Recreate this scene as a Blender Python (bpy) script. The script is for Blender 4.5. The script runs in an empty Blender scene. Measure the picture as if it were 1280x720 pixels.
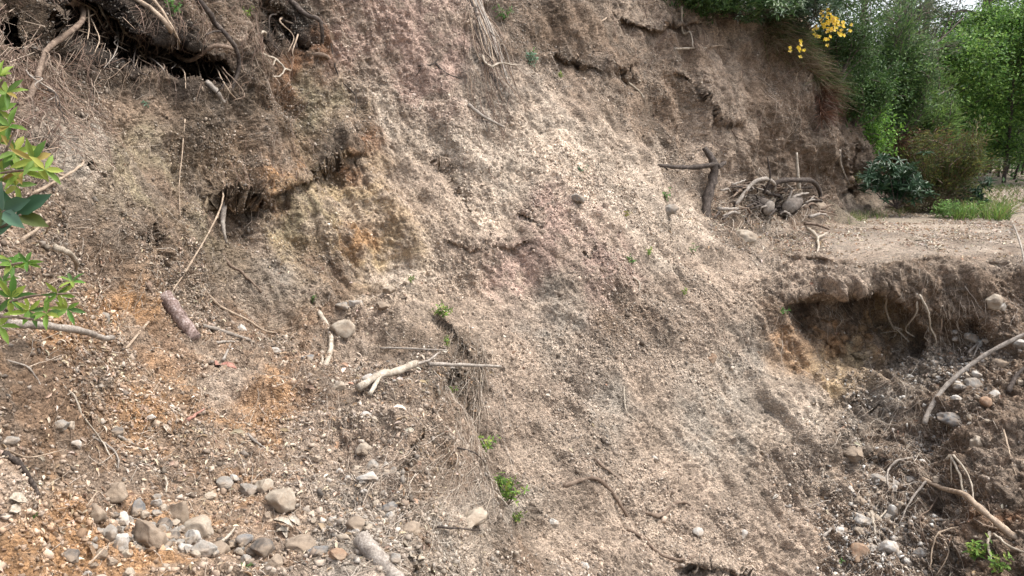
import bpy, math
import numpy as np
from mathutils import Matrix, Vector

# ------------------------------------------------------------------ camera, world, sun, exposure
scene = bpy.context.scene
COL = scene.collection
PITCH = math.radians(10.9); F = 985.0; EYE = np.array([0., 0., 1.6])
cam_d = bpy.data.cameras.new('camera'); cam = bpy.data.objects.new('camera', cam_d); COL.objects.link(cam)
cam.location = EYE; cam.rotation_euler = (math.radians(90) - PITCH, 0, 0)
cam_d.sensor_width = 36; cam_d.lens = F / 1280 * 36; cam_d.clip_start = 0.05; cam_d.clip_end = 3000
scene.camera = cam
w = bpy.data.worlds.new('World'); scene.world = w; w.use_nodes = True
nt = w.node_tree; nt.nodes.clear()
sky = nt.nodes.new('ShaderNodeTexSky'); sky.sky_type = 'NISHITA'; sky.sun_disc = False
SUN_EL, SUN_AZ = 64, 85          # azimuth measured clockwise from +Y
sky.sun_elevation = math.radians(SUN_EL); sky.sun_rotation = math.radians(SUN_AZ)
sky.dust_density = 5.0; sky.air_density = 1.0; sky.ozone_density = 1.0
bg = nt.nodes.new('ShaderNodeBackground'); bg.inputs[1].default_value = 0.15
wo = nt.nodes.new('ShaderNodeOutputWorld')
hs = nt.nodes.new('ShaderNodeHueSaturation'); hs.inputs['Saturation'].default_value = .45
nt.links.new(sky.outputs[0], hs.inputs['Color']); nt.links.new(hs.outputs[0], bg.inputs[0]); nt.links.new(bg.outputs[0], wo.inputs[0])
sl = bpy.data.lights.new('sun', 'SUN'); sl.energy = 1.1; sl.angle = math.radians(28); sl.color = (1, .95, .87)
so = bpy.data.objects.new('sun', sl); COL.objects.link(so)
_e, _a = math.radians(SUN_EL), math.radians(SUN_AZ)
sd = Vector((math.sin(_a) * math.cos(_e), math.cos(_a) * math.cos(_e), math.sin(_e)))
so.rotation_euler = sd.to_track_quat('Z', 'Y').to_euler()
vs = scene.view_settings; vs.view_transform = 'Standard'; vs.look = 'None'; vs.gamma = 1; vs.use_curve_mapping = False
vs.exposure = 1.28
scene.render.engine = 'CYCLES'; scene.cycles.max_bounces = 5; scene.cycles.transparent_max_bounces = 4

rng = np.random.default_rng(7)

# ------------------------------------------------------------------ numeric helpers
def ray(u, v):
    u = np.asarray(u, float); v = np.asarray(v, float)
    x = (u - 640) / F; zc = -(v - 360) / F
    cp, sp = math.cos(PITCH), math.sin(PITCH)
    return np.stack([x + 0 * zc, cp + zc * sp + 0 * x, -sp + zc * cp + 0 * x], -1)
def at(u, v, t):
    return EYE + ray(u, v) * np.asarray(t, float)[..., None]

def _h(ix, iy, iz, s):
    n = (ix.astype(np.int64) * 374761393 + iy.astype(np.int64) * 668265263 + iz.astype(np.int64) * 2147483647 + s * 1274126177) & 0xffffffff
    n = ((n ^ (n >> 13)) * 1274126177) & 0xffffffff
    n = (n ^ (n >> 16))
    return (n & 0xffff) / 32767.5 - 1
def vnoise(p, s=0):
    i = np.floor(p); f = p - i; f = f * f * f * (f * (f * 6 - 15) + 10); i = i.astype(np.int64)
    x, y, z = i[..., 0], i[..., 1], i[..., 2]; fx, fy, fz = f[..., 0], f[..., 1], f[..., 2]
    def L(a, b, t): return a + (b - a) * t
    return L(L(L(_h(x, y, z, s), _h(x+1, y, z, s), fx), L(_h(x, y+1, z, s), _h(x+1, y+1, z, s), fx), fy),
             L(L(_h(x, y, z+1, s), _h(x+1, y, z+1, s), fx), L(_h(x, y+1, z+1, s), _h(x+1, y+1, z+1, s), fx), fy), fz)
ROT = np.array([[.36, .48, -.8], [-.8, .6, 0], [.48, .64, .6]])
def fbm(p, oc=3, s=0, gain=.5):
    r = 0; a = 1; q = p
    for k in range(oc):
        r = r + a * vnoise(q, s + k); a *= gain; q = q @ ROT.T * 2.03 + 11.3
    return r
def sstep(a, b, x):
    t = np.clip((x - a) / (b - a), 0, 1); return t * t * (3 - 2 * t)

# ------------------------------------------------------------------ the land surface: control points (where, how far)
CP = [(-300,-350,4.6),(0,-350,6.6),(300,-350,9.6),(640,-350,13),(900,-350,16),(1100,-350,20),(1400,-350,26),
 (-300,0,4.3),(-300,300,3.1),(-300,600,2.2),(-300,1050,1.4),
 (0,0,5.5),(0,100,5.0),(100,0,6.3),(200,0,7.2),(300,0,8.2),(400,0,9.5),(500,0,10.4),(640,0,11.3),(760,0,12.6),(900,0,14),(1000,0,15.6),(1060,0,17),
 (100,100,5.9),(200,100,6.9),(300,100,7.9),(400,100,9.0),(500,100,9.8),(640,100,10.3),(700,100,11.0),(800,100,12.2),(900,100,13.4),(1000,100,15),
 (0,200,4.3),(100,200,5.3),(200,200,6.5),(300,200,7.6),(400,200,8.6),(500,200,9.1),(640,200,9.5),(740,200,10.3),(850,200,12.3),(950,200,14),(1040,200,15.3),(1090,200,16.8),
 (0,300,3.8),(100,300,4.8),(200,300,6.0),(300,300,7.1),(400,300,7.9),(500,300,8.4),(640,300,8.7),(760,300,9.3),(850,300,10.3),
 (820,240,11.0),(900,255,13.0),(900,290,11.6),(960,250,14.2),(960,280,13.9),(1010,255,15.0),
 (0,400,3.4),(100,400,4.3),(200,400,5.5),(300,400,6.5),(400,400,7.0),(500,400,7.2),(560,400,7.4),(640,400,8.0),(760,400,8.5),(870,400,9.2),
 (0,500,3.0),(100,500,3.6),(200,500,4.3),(300,500,4.75),(400,500,4.9),(480,500,4.95),(525,500,5.1),(585,500,6.3),(620,500,6.6),(700,500,7.1),(800,500,7.6),(900,500,8.3),(1000,500,8.9),
 (0,600,2.6),(100,600,3.1),(200,600,3.55),(300,600,3.75),(400,600,3.8),(480,600,3.85),(505,600,3.95),(560,600,4.75),(615,600,5.7),(650,600,5.9),(700,600,6.2),(800,600,6.8),(900,600,7.4),(1000,600,8.1),
 (0,720,2.25),(100,720,2.6),(200,720,2.85),(300,720,2.95),(400,720,2.98),(480,720,3.0),(530,720,3.3),(580,720,4.1),(640,720,4.9),(700,720,5.4),(800,720,5.9),(900,720,6.4),
 (0,1050,1.5),(300,1050,1.8),(500,1050,1.95),(650,1050,3.0),(900,1050,4.0),(1280,1050,4.5),(1600,1050,4.2),
 (930,340,10.4),(940,370,9.9),(980,420,9.7),(1010,460,9.5),(1060,485,9.6),
 (1000,350,10.25),(1100,350,10.2),(1200,350,10.2),(1280,350,10.2),(1450,350,10.2),
 (1110,430,10.5),(1200,430,10.4),(1280,430,10.1),(1450,450,9.6),
 (1100,520,9.7),(1200,520,9.4),(1280,520,8.9),(1600,520,8.2),
 (1050,600,8.6),(1120,600,8.9),(1200,600,8.3),(1280,600,7.6),
 (1000,720,7.1),(1100,720,7.7),(1200,720,7.2),(1280,720,6.6),(1600,720,5.8)]
for u_ in (1060, 1120, 1200, 1280, 1450, 1600):
    for v_ in (322, 300, 280, 262):
        if v_ < 270 and u_ < 1150: continue
        CP.append((u_, v_, 1.6 / (math.sin(PITCH) + (v_ - 360) / F * math.cos(PITCH))))
CP = np.array(CP, float)
def tps_fit(xy, z, lam=1e-4):
    d = np.linalg.norm(xy[:, None] - xy[None], axis=-1) + 1e-9
    K = d * d * np.log(d) + lam * np.eye(len(xy)); Pm = np.c_[np.ones(len(xy)), xy]
    A = np.block([[K, Pm], [Pm.T, np.zeros((3, 3))]])
    return np.linalg.solve(A, np.r_[z, 0, 0, 0])
XY = CP[:, :2] / 300
sol = tps_fit(XY, 1 / CP[:, 2])
def inv_depth(u, v):
    q = np.stack([u, v], -1) / 300; out = np.zeros(q.shape[:-1])
    for k in range(len(XY)):
        d2 = ((q - XY[k]) ** 2).sum(-1) + 1e-12
        out += sol[k] * .5 * d2 * np.log(d2)
    n = len(XY); return out + sol[n] + sol[n+1] * q[..., 0] + sol[n+2] * q[..., 1]

U = np.r_[np.linspace(-300, -40, 60, endpoint=False), np.arange(-40, 1320, 1.3), np.linspace(1320, 1600, 60)]
V = np.r_[np.linspace(-340, -30, 80, endpoint=False), np.arange(-30, 750, 1.15), np.linspace(750, 1050, 70)]
# evaluate the smooth part on a coarse lattice, then interpolate
Uc = np.linspace(-300, 1600, 239); Vc = np.linspace(-340, 1050, 175)
Wc = inv_depth(*np.meshgrid(Uc, Vc))
def bil(A, gx, gy, x, y):
    ix = np.clip(np.searchsorted(gx, x) - 1, 0, len(gx) - 2); iy = np.clip(np.searchsorted(gy, y) - 1, 0, len(gy) - 2)
    fx = np.clip((x - gx[ix]) / (gx[ix+1] - gx[ix]), 0, 1); fy = np.clip((y - gy[iy]) / (gy[iy+1] - gy[iy]), 0, 1)
    if A.ndim == 3: fx = fx[..., None]; fy = fy[..., None]
    return (A[iy, ix] * (1-fx) + A[iy, ix+1] * fx) * (1-fy) + (A[iy+1, ix] * (1-fx) + A[iy+1, ix+1] * fx) * fy
UU, VV = np.meshgrid(U, V)
W = bil(Wc, Uc, Vc, UU, VV)
def wplane(v, z=0.0): return (math.sin(PITCH) + (v - 360) / F * math.cos(PITCH)) / (1.6 - z)
# foot of the bank along the trail, and the trail itself
FOOT = np.array([(960, 300), (1010, 288), (1060, 274), (1130, 264), (1165, 246), (1190, 232), (1230, 228), (1600, 226)], float)
footv = np.interp(UU, FOOT[:, 0], FOOT[:, 1])
mk = sstep(955, 1045, UU) * sstep(-14, 6, VV - footv) * sstep(326, 318, VV)
W = W * (1 - mk) + np.maximum(wplane(VV), 1 / 45) * mk
T = 1 / np.clip(W, 1 / 45, 2)

def seg_dist(u, v, pts):
    """signed distance to a polyline (positive above it) and the position along it"""
    best = np.full(u.shape, 1e9); sgn = np.zeros(u.shape); par = np.zeros(u.shape)
    pts = np.array(pts, float); L = np.r_[0, np.cumsum(np.linalg.norm(np.diff(pts, axis=0), axis=1))]
    for k in range(len(pts) - 1):
        a, b = pts[k], pts[k+1]; ab = b - a; l2 = ab @ ab
        s = np.clip(((u - a[0]) * ab[0] + (v - a[1]) * ab[1]) / l2, 0, 1)
        du = u - a[0] - s * ab[0]; dv = v - a[1] - s * ab[1]; d = np.hypot(du, dv)
        m = d < best; best = np.where(m, d, best)
        cr = ab[0] * dv - ab[1] * du
        sgn = np.where(m, np.where(cr < 0, 1, -1), sgn); par = np.where(m, (L[k] + s * math.sqrt(l2)) / L[-1], par)
    return best * sgn, par
# warp so that edges are ragged
pw = at(UU, VV, T)
wu = 9 * fbm(pw * 2.2, 4, 50, .6); wv = 9 * fbm(pw * 2.2, 4, 60, .6)
def window(pts, pad):
    p = np.array(pts); i0, i1 = np.searchsorted(U, [p[:, 0].min() - pad, p[:, 0].max() + pad]); j0, j1 = np.searchsorted(V, [p[:, 1].min() - pad, p[:, 1].max() + pad])
    return slice(j0, j1), slice(i0, i1)
def ledge(pts, A, wup, wdn, under=.7, warp=1.0):
    s = window(pts, max(wup, wdn) * 4 + 20)
    d, par = seg_dist(UU[s] + wu[s] * warp, VV[s] + wv[s] * warp, pts)
    end = sstep(0, .15, par) * sstep(1, .85, par)
    up = -A * np.exp(-np.maximum(d, 0) / wup); dn = A * under * np.exp(np.minimum(d, 0) / wdn)
    m = sstep(-1.5, 1.5, d)
    T[s] += end * (up * m + dn * (1 - m))
def hollow(poly, A, edge, warp=.7, bias=None):
    s = window(poly, 60); u = UU[s] + wu[s] * warp; v = VV[s] + wv[s] * warp
    pl = list(poly) + [poly[0]]; d, _ = seg_dist(u, v, pl); d = np.abs(d)
    ins = np.zeros(u.shape, bool); p = np.array(pl, float)
    for k in range(len(p) - 1):
        (x0, y0), (x1, y1) = p[k], p[k+1]
        c = ((y0 > v) != (y1 > v)); 
        if y1 != y0: ins ^= c & (u < (x1 - x0) * (v - y0) / (y1 - y0) + x0)
    m = np.where(ins, sstep(0, edge, d), 0)
    if bias is not None: m = m * bias(u, v)
    T[s] += A * m
ledge([(40,25),(95,42),(150,62),(200,70),(240,92),(295,104)], .16, 26, 18)
hollow([(70,8),(110,-6),(140,15),(170,42),(212,50),(245,64),(288,72),(300,104),(262,112),(205,98),(165,84),(122,60),(88,48)], .75, 12)
hollow([(332,4),(352,8),(372,40),(402,62),(380,66),(350,58),(336,36)], .5, 9)
hollow([(0,30),(34,10),(50,45),(30,66),(0,60)], .5, 12)
ledge([(262,262),(300,250),(345,244),(385,226),(425,200),(470,192)], .22, 30, 14)
hollow([(292,256),(315,249),(350,248),(395,230),(440,198),(472,196),(440,216),(400,244),(340,268),(285,272)], .16, 14)
ledge([(540,300),(600,310),(660,300),(720,318)], .05, 14, 8)
ledge([(640,268),(690,290),(715,312),(750,318)], .04, 12, 12, .8, 2.)
ledge([(545,212),(575,235),(600,262)], .03, 10, 12, .8, 2.)
ledge([(835,88),(870,110),(900,150),(930,166)], .12, 20, 12)
ledge([(690,60),(740,88),(775,96),(800,80)], .14, 18, 12)
ledge([(760,20),(800,30),(830,36),(880,30)], .2, 18, 12)
ledge([(836,706),(862,700),(900,704),(940,716)], .14, 16, 16)
ledge([(150,285),(175,290),(190,310),(195,350)], .08, 12, 12)
ledge([(30,160),(70,190),(110,215),(150,270),(200,340)], .10, 22, 12)
ledge([(1000,505),(1060,500),(1120,515)], .05, 14, 12)
ledge([(1060,560),(1110,575),(1130,600),(1150,640)], .07, 14, 12)
ledge([(1040,268),(1070,240),(1060,180),(1030,150)], .2, 16, 14)
hollow([(976,374),(1000,364),(1060,362),(1110,366),(1132,376),(1150,398),(1160,424),(1150,448),(1130,470),(1095,474),(1040,468),(1010,446),(988,420)], 1.15, 12, .4,
       lambda u, v: (.3 + .7 * sstep(1160, 1050, u)) * (1 - .55 * sstep(395, 465, v)))
hollow([(1196,398),(1230,396),(1256,420),(1236,450),(1196,448)], .22, 16)
ledge([(690,730),(655,690),(632,640),(612,590),(596,530),(588,470)], .07, 14, 10, .9, .5)
ledge([(1012,424),(1036,430),(1060,416),(1090,412),(1125,420)], .10, 10, 8, .8, .6)
ledge([(1030,446),(1050,440),(1085,452)], .06, 6, 6, .8, .6)
# shelf edge dropping off to the slide
ledge([(535,740),(522,680),(508,620),(512,560),(538,500),(580,458),(560,425),(520,400)], .13, 24, 22, .8, .6)

base = at(UU, VV, T)
def grid_normals(Pm):
    du = np.gradient(Pm, axis=1); dv = np.gradient(Pm, axis=0)
    n = np.cross(dv, du); n /= np.linalg.norm(n, axis=-1, keepdims=True) + 1e-12
    s = np.sign((n * (EYE - Pm)).sum(-1)); return n * s[..., None]
tocam = EYE - base; tocam /= np.linalg.norm(tocam, axis=-1, keepdims=True)
N0 = grid_normals(base); N0 = N0 + .5 * tocam; N0 /= np.linalg.norm(N0, axis=-1, keepdims=True)
# along-slope direction of the slide, used to stretch its rills
D = np.array([.42, -.55, -.72]); D /= np.linalg.norm(D)
A1 = np.cross(D, [0, .8, .6]); A1 /= np.linalg.norm(A1); A2 = np.cross(D, A1)
Q = np.stack([base @ D, base @ A1, base @ A2], -1)
path_m = sstep(985, 1060, UU) * sstep(-12, 6, VV - footv) * sstep(330, 312, VV)
slide_m = sstep(470, 560, UU + .0 * VV) * (1 - sstep(880, 1000, UU)) 
left_m = 1 - slide_m
gully_m = sstep(1010, 1090, UU + .25 * (VV - 600)) * sstep(380, 440, VV)
h = .10 * fbm(base * 1.1, 2, 1) + .055 * fbm(base * 3.1, 2, 5)
h += (.035 + .012 * slide_m) * fbm(Q * np.array([.9, 3.6, 3.6]), 3, 9)
h += .11 * fbm(Q * np.array([.45, 1.5, 1.5]), 2, 17) + .018 * slide_m * -np.abs(fbm(Q * np.array([1.0, 6, 6]), 2, 15))
h += .045 * left_m * (1 - path_m) * fbm(Q * np.array([1.3, 6.5, 6.5]), 3, 41, .6)
pit = fbm(Q * np.array([1.3, 4.6, 4.6]), 4, 45, .62) * (.6 + .6 * sstep(-.4, .5, fbm(base * .9, 2, 49))); h -= (.012 * slide_m + .04 * left_m) * sstep(.45, .95, pit)
h += .010 * slide_m * fbm(Q * np.array([5, 15, 15]), 3, 47, .65)
cl = np.abs(fbm(base * 8.5, 2, 21)); patch = .45 + .9 * sstep(-.3, .6, fbm(base * 1.3, 3, 55))
h += (.020 * patch + .035 * gully_m + .02 * left_m) * (cl - .3)
h += (.020 * patch + .010 * gully_m) * (np.abs(fbm(base * 21, 2, 27)) - .3)
h += .015 * (np.abs(vnoise(base * 48, 33)) - .3)
h += .010 * vnoise(base * 90, 37)
h *= (1 - .7 * path_m)
gr = np.hypot(np.gradient(T, axis=1) / np.gradient(U)[None], np.gradient(T, axis=0) / np.gradient(V)[:, None])
h *= np.clip(T / 6, .55, 1.3) / (1 + (gr / .07) ** 2)
P = base + N0 * h[..., None]
NRM = grid_normals(P)
Ns = grid_normals(base)
def surf(u, v, lift=0.):
    u = np.asarray(u, float); v = np.asarray(v, float)
    p = bil(P, U, V, u, v); n = bil(NN, U, V, u, v); n = n / (np.linalg.norm(n, axis=-1, keepdims=True) + 1e-9)
    return p + n * np.asarray(lift, float)[..., None], n
NN = Ns + .35 * tocam; NN /= np.linalg.norm(NN, axis=-1, keepdims=True)
def depth(u, v): return float(bil(T, U, V, np.array(float(u)), np.array(float(v))))

def blur(A, r):
    for ax in (0, 1):
        B = np.concatenate([np.repeat(np.take(A, [0], ax), r + 1, ax), A, np.repeat(np.take(A, [-1], ax), r, ax)], ax); C = np.cumsum(B, ax); n = A.shape[ax]
        A = (np.take(C, np.arange(2*r+1, 2*r+1+n), ax) - np.take(C, np.arange(n), ax)) / (2 * r + 1)
    return A
PS = blur(P, 7)
def surf_s(u, v, lift=0.):
    u = np.asarray(u, float); v = np.asarray(v, float); p = bil(PS, U, V, u, v); n = bil(NN, U, V, u, v)
    return p + n * np.asarray(lift, float)[..., None], n
# soil kinds spread over the land, plus shade painted along the shelf crease
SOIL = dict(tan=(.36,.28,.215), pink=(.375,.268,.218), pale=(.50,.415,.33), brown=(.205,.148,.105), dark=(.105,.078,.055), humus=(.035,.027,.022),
            orange=(.35,.205,.105), yellow=(.39,.30,.185), ochre=(.205,.138,.092), grey=(.32,.275,.225), olive=(.27,.225,.15), rust=(.21,.115,.065), litter=(.33,.275,.22))
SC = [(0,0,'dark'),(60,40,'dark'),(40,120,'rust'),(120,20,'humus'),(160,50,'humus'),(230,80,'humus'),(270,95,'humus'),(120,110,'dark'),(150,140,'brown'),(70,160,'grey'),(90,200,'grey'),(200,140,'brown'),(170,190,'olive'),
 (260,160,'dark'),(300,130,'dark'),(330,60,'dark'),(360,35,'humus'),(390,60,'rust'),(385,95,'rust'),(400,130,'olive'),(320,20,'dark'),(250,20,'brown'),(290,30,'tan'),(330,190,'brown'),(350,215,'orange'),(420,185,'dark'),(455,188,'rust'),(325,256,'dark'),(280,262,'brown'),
 (420,60,'pink'),(500,40,'pink'),(480,120,'pale'),(540,90,'pink'),(480,160,'pale'),(560,60,'pink'),(600,60,'grey'),(620,110,'grey'),(650,60,'brown'),(560,180,'pale'),(600,200,'pale'),(540,240,'tan'),(640,220,'pale'),
 (700,40,'brown'),(740,100,'brown'),(780,60,'brown'),(810,20,'tan'),(850,60,'brown'),(900,100,'tan'),(960,100,'brown'),(1000,160,'brown'),(1040,220,'brown'),(890,200,'tan'),(930,262,'dark'),(970,268,'dark'),(900,262,'brown'),(950,240,'brown'),(1000,270,'brown'),(820,140,'brown'),(700,120,'tan'),
 (690,170,'pale'),(730,200,'pale'),(760,240,'pale'),(800,270,'pale'),(860,290,'pale'),(700,280,'pink'),(660,330,'pink'),(740,320,'pink'),
 (420,240,'yellow'),(440,225,'yellow'),(400,262,'yellow'),(450,262,'yellow'),(410,300,'yellow'),(455,295,'orange'),(360,290,'yellow'),(380,270,'olive'),(430,290,'orange'),(470,310,'yellow'),(330,290,'tan'),(340,330,'grey'),(420,340,'brown'),(500,345,'pale'),
 (140,250,'olive'),(200,250,'brown'),(100,290,'brown'),(150,300,'brown'),(40,260,'brown'),(60,330,'brown'),(220,330,'brown'),(250,280,'olive'),(120,340,'brown'),
 (150,390,'orange'),(75,430,'orange'),(60,480,'brown'),(180,500,'orange'),(200,500,'orange'),(160,470,'brown'),(110,470,'brown'),(230,450,'brown'),(260,490,'tan'),(330,510,'orange'),(350,560,'orange'),(380,540,'tan'),
 (300,450,'brown'),(370,470,'brown'),(300,400,'brown'),(400,390,'brown'),(450,420,'tan'),(430,480,'brown'),(480,480,'brown'),(420,580,'tan'),(350,590,'tan'),(290,560,'orange'),
 (70,620,'orange'),(90,600,'orange'),(30,690,'orange'),(90,690,'orange'),(20,620,'tan'),(40,560,'brown'),(120,560,'brown'),(180,560,'brown'),(250,600,'brown'),(260,630,'orange'),(200,700,'orange'),(340,700,'brown'),(140,600,'brown'),
 (480,560,'tan'),(460,640,'grey'),(420,700,'grey'),(500,700,'litter'),(530,600,'brown'),(545,560,'brown'),(535,680,'brown'),(575,650,'grey'),(560,520,'brown'),(575,590,'brown'),(550,610,'brown'),(560,480,'dark'),(585,480,'dark'),(592,520,'dark'),(604,560,'dark'),(622,605,'dark'),(640,655,'dark'),(648,690,'brown'),(560,560,'brown'),(650,560,'tan'),(645,500,'tan'),(600,560,'tan'),(580,700,'grey'),  # narrow run of dark points paints shade into the crease below the shelf
 (560,320,'tan'),(600,400,'tan'),(650,450,'tan'),(700,400,'grey'),(780,400,'brown'),(820,450,'tan'),(760,500,'grey'),(700,560,'tan'),(760,620,'tan'),(640,640,'grey'),(700,690,'tan'),(820,560,'tan'),(900,560,'grey'),(860,640,'tan'),(900,500,'grey'),
 (940,440,'grey'),(900,400,'tan'),(860,350,'tan'),(930,340,'tan'),(960,300,'litter'),(1000,520,'pale'),(1000,600,'tan'),(960,660,'tan'),(1000,700,'tan'),(620,500,'tan'),
 (1060,300,'litter'),(1150,300,'litter'),(1250,300,'litter'),(1200,270,'litter'),(1100,280,'litter'),(1250,240,'litter'),(1060,340,'tan'),(1160,345,'brown'),(1240,350,'brown'),(1000,345,'tan'),
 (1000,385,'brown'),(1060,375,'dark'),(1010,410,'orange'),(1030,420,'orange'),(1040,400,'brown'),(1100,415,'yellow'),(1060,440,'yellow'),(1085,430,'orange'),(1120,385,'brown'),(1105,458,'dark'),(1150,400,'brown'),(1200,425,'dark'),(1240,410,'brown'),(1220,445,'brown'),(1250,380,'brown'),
 (1150,470,'grey'),(1100,500,'grey'),(1200,480,'brown'),(1260,500,'brown'),(1100,560,'brown'),(1160,560,'brown'),(1120,620,'brown'),(1060,640,'brown'),(1160,600,'brown'),(1220,590,'brown'),(1260,620,'brown'),(1240,650,'rust'),(1100,700,'brown'),(1180,690,'brown'),(1150,640,'brown'),(1200,540,'brown'),(1240,600,'tan'),(1080,540,'grey'),(1260,700,'brown')]
uw, vw = UU + 2.6 * wu, VV + 2.6 * wv
num = np.zeros(UU.shape + (3,)); den = np.zeros(UU.shape)
GU, GV = uw[::3, ::3], vw[::3, ::3]
num = np.zeros(GU.shape + (3,)); den = np.full(GU.shape, 1e-12)
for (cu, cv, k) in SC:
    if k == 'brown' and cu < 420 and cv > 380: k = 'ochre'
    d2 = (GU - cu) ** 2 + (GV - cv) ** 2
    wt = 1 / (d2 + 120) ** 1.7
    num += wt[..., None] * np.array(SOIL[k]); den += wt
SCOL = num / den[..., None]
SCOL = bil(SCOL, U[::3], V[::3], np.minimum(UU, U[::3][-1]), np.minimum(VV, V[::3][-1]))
# broken patches of a paler and of an ochre earth
mean = SCOL.mean(-1, keepdims=True); neutral = mean * np.array([1.22, .97, .75])
mo = sstep(-.6, .15, fbm(base * 3.3, 4, 100, .7))[..., None]; mo = .35 + .65 * mo; SCOL = neutral * (1 - mo) + SCOL * mo
n1 = fbm(base * 1.7, 4, 70, .6); n2 = fbm(Q * np.array([2, 7, 7]), 3, 80, .6); n3 = fbm(base * 14, 3, 90, .7)
SCOL = SCOL * (1 + .16 * n1 + .17 * n2 * slide_m + .16 * n3)[..., None]
band = vnoise(np.stack([base[..., 2] * 6 + .8 * fbm(base * .8, 3, 111), base[..., 0] * .25, base[..., 1] * .25], -1), 112)
SCOL = SCOL * (1 + .14 * band * (1 - .6 * slide_m) + .12 * (patch - .8))[..., None]
SCOL = np.clip(SCOL, .01, .8)

# ------------------------------------------------------------------ materials
def mat(name, rough=.9):
    m = bpy.data.materials.new(name); m.use_nodes = True; b = m.node_tree.nodes['Principled BSDF']
    b.inputs['Roughness'].default_value = rough; b.inputs['Specular IOR Level'].default_value = .25
    return m, m.node_tree, b
def node(t, kind, **kw):
    n = t.nodes.new(kind)
    for k, v in kw.items():
        if k in n.inputs.keys(): n.inputs[k].default_value = v
        else: setattr(n, k, v)
    return n
def mathn(t, op, a, b=None):
    n = t.nodes.new('ShaderNodeMath'); n.operation = op
    for i, x in enumerate((a, b)):
        if x is None: continue
        if isinstance(x, (int, float)): n.inputs[i].default_value = x
        else: t.links.new(x, n.inputs[i])
    return n.outputs[0]
def ramp(t, fac, stops):
    n = t.nodes.new('ShaderNodeValToRGB'); e = n.color_ramp.elements
    while len(e) < len(stops): e.new(.5)
    for i, (p, c) in enumerate(stops):
        e[i].position = p; e[i].color = tuple(c) + ((1,) if len(c) == 3 else ())
    t.links.new(fac, n.inputs[0]); return n.outputs[0]
def mulcol(t, c, f):
    n = t.nodes.new('ShaderNodeVectorMath'); n.operation = 'SCALE'
    t.links.new(c, n.inputs[0]); t.links.new(f, n.inputs['Scale']); return n.outputs[0]

def soil_material(name, attr=True, flat=(.3,.25,.19)):
    m, t, b = mat(name, .95)
    tc = node(t, 'ShaderNodeTexCoord').outputs['Object']
    if attr:
        a = node(t, 'ShaderNodeAttribute'); a.attribute_name = 'soil'; c = a.outputs['Color']
    else:
        r = node(t, 'ShaderNodeRGB'); r.outputs[0].default_value = flat + (1,); c = r.outputs[0]
    outs = []
    for sc in (34, 85):
        v = node(t, 'ShaderNodeTexVoronoi', Scale=sc); t.links.new(tc, v.inputs['Vector']); outs.append(v)
    nz = node(t, 'ShaderNodeTexNoise', Scale=120., Detail=4., Roughness=.7); t.links.new(tc, nz.inputs['Vector'])
    n2 = node(t, 'ShaderNodeTexNoise', Scale=9., Detail=6., Roughness=.65); t.links.new(tc, n2.inputs['Vector'])
    sep = []
    for v in outs:
        s = node(t, 'ShaderNodeSeparateColor'); t.links.new(v.outputs['Color'], s.inputs[0]); sep.append(s.outputs[0])
    f = mathn(t, 'MULTIPLY', mathn(t, 'ADD', mathn(t, 'MULTIPLY', sep[0], .55), .72), mathn(t, 'ADD', mathn(t, 'MULTIPLY', sep[1], .6), .7))
    f = mathn(t, 'MULTIPLY', f, mathn(t, 'ADD', mathn(t, 'MULTIPLY', nz.outputs['Fac'], 1.0), .5))
    f = mathn(t, 'MULTIPLY', f, mathn(t, 'ADD', mathn(t, 'MULTIPLY', n2.outputs['Fac'], .9), .55))
    t.links.new(mulcol(t, c, f), b.inputs['Base Color'])
    hgt = mathn(t, 'SUBTRACT', mathn(t, 'MULTIPLY', nz.outputs['Fac'], .8), mathn(t, 'MULTIPLY', outs[0].outputs['Distance'], .9))
    hgt = mathn(t, 'SUBTRACT', hgt, mathn(t, 'MULTIPLY', outs[1].outputs['Distance'], .8))
    bp = node(t, 'ShaderNodeBump', Strength=.9, Distance=.02); t.links.new(hgt, bp.inputs['Height']); t.links.new(bp.outputs[0], b.inputs['Normal'])
    return m
M_SOIL = soil_material('soil')
M_GROUND = soil_material('trail_soil', False, (.30,.25,.19))
def stone_material(name, lo, hi, spots=(.7,.68,.62), attr=True):
    m, t, b = mat(name, .85); tc = node(t, 'ShaderNodeTexCoord').outputs['Object']
    nz = node(t, 'ShaderNodeTexNoise', Scale=22., Detail=7., Roughness=.7); t.links.new(tc, nz.inputs['Vector'])
    c = ramp(t, nz.outputs['Fac'], [(.3, lo), (.62, hi), (.75, spots)])
    dn = node(t, 'ShaderNodeTexNoise', Scale=9., Detail=6., Roughness=.75); t.links.new(tc, dn.inputs['Vector'])
    dm = node(t, 'ShaderNodeMixRGB'); t.links.new(ramp(t, dn.outputs['Fac'], [(.38, (0,0,0)), (.6, (.8,.8,.8))]), dm.inputs[0]); t.links.new(c, dm.inputs[1]); dm.inputs[2].default_value = (.26,.20,.145,1); c = dm.outputs[0]
    if attr:
        a = node(t, 'ShaderNodeAttribute'); a.attribute_name = 'tint'
        mx = node(t, 'ShaderNodeMixRGB', blend_type='MULTIPLY'); mx.inputs[0].default_value = 1
        t.links.new(c, mx.inputs[1]); t.links.new(a.outputs['Color'], mx.inputs[2]); c = mx.outputs[0]
    t.links.new(c, b.inputs['Base Color'])
    bp = node(t, 'ShaderNodeBump', Strength=.6, Distance=.01); t.links.new(nz.outputs['Fac'], bp.inputs['Height']); t.links.new(bp.outputs[0], b.inputs['Normal'])
    return m
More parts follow.
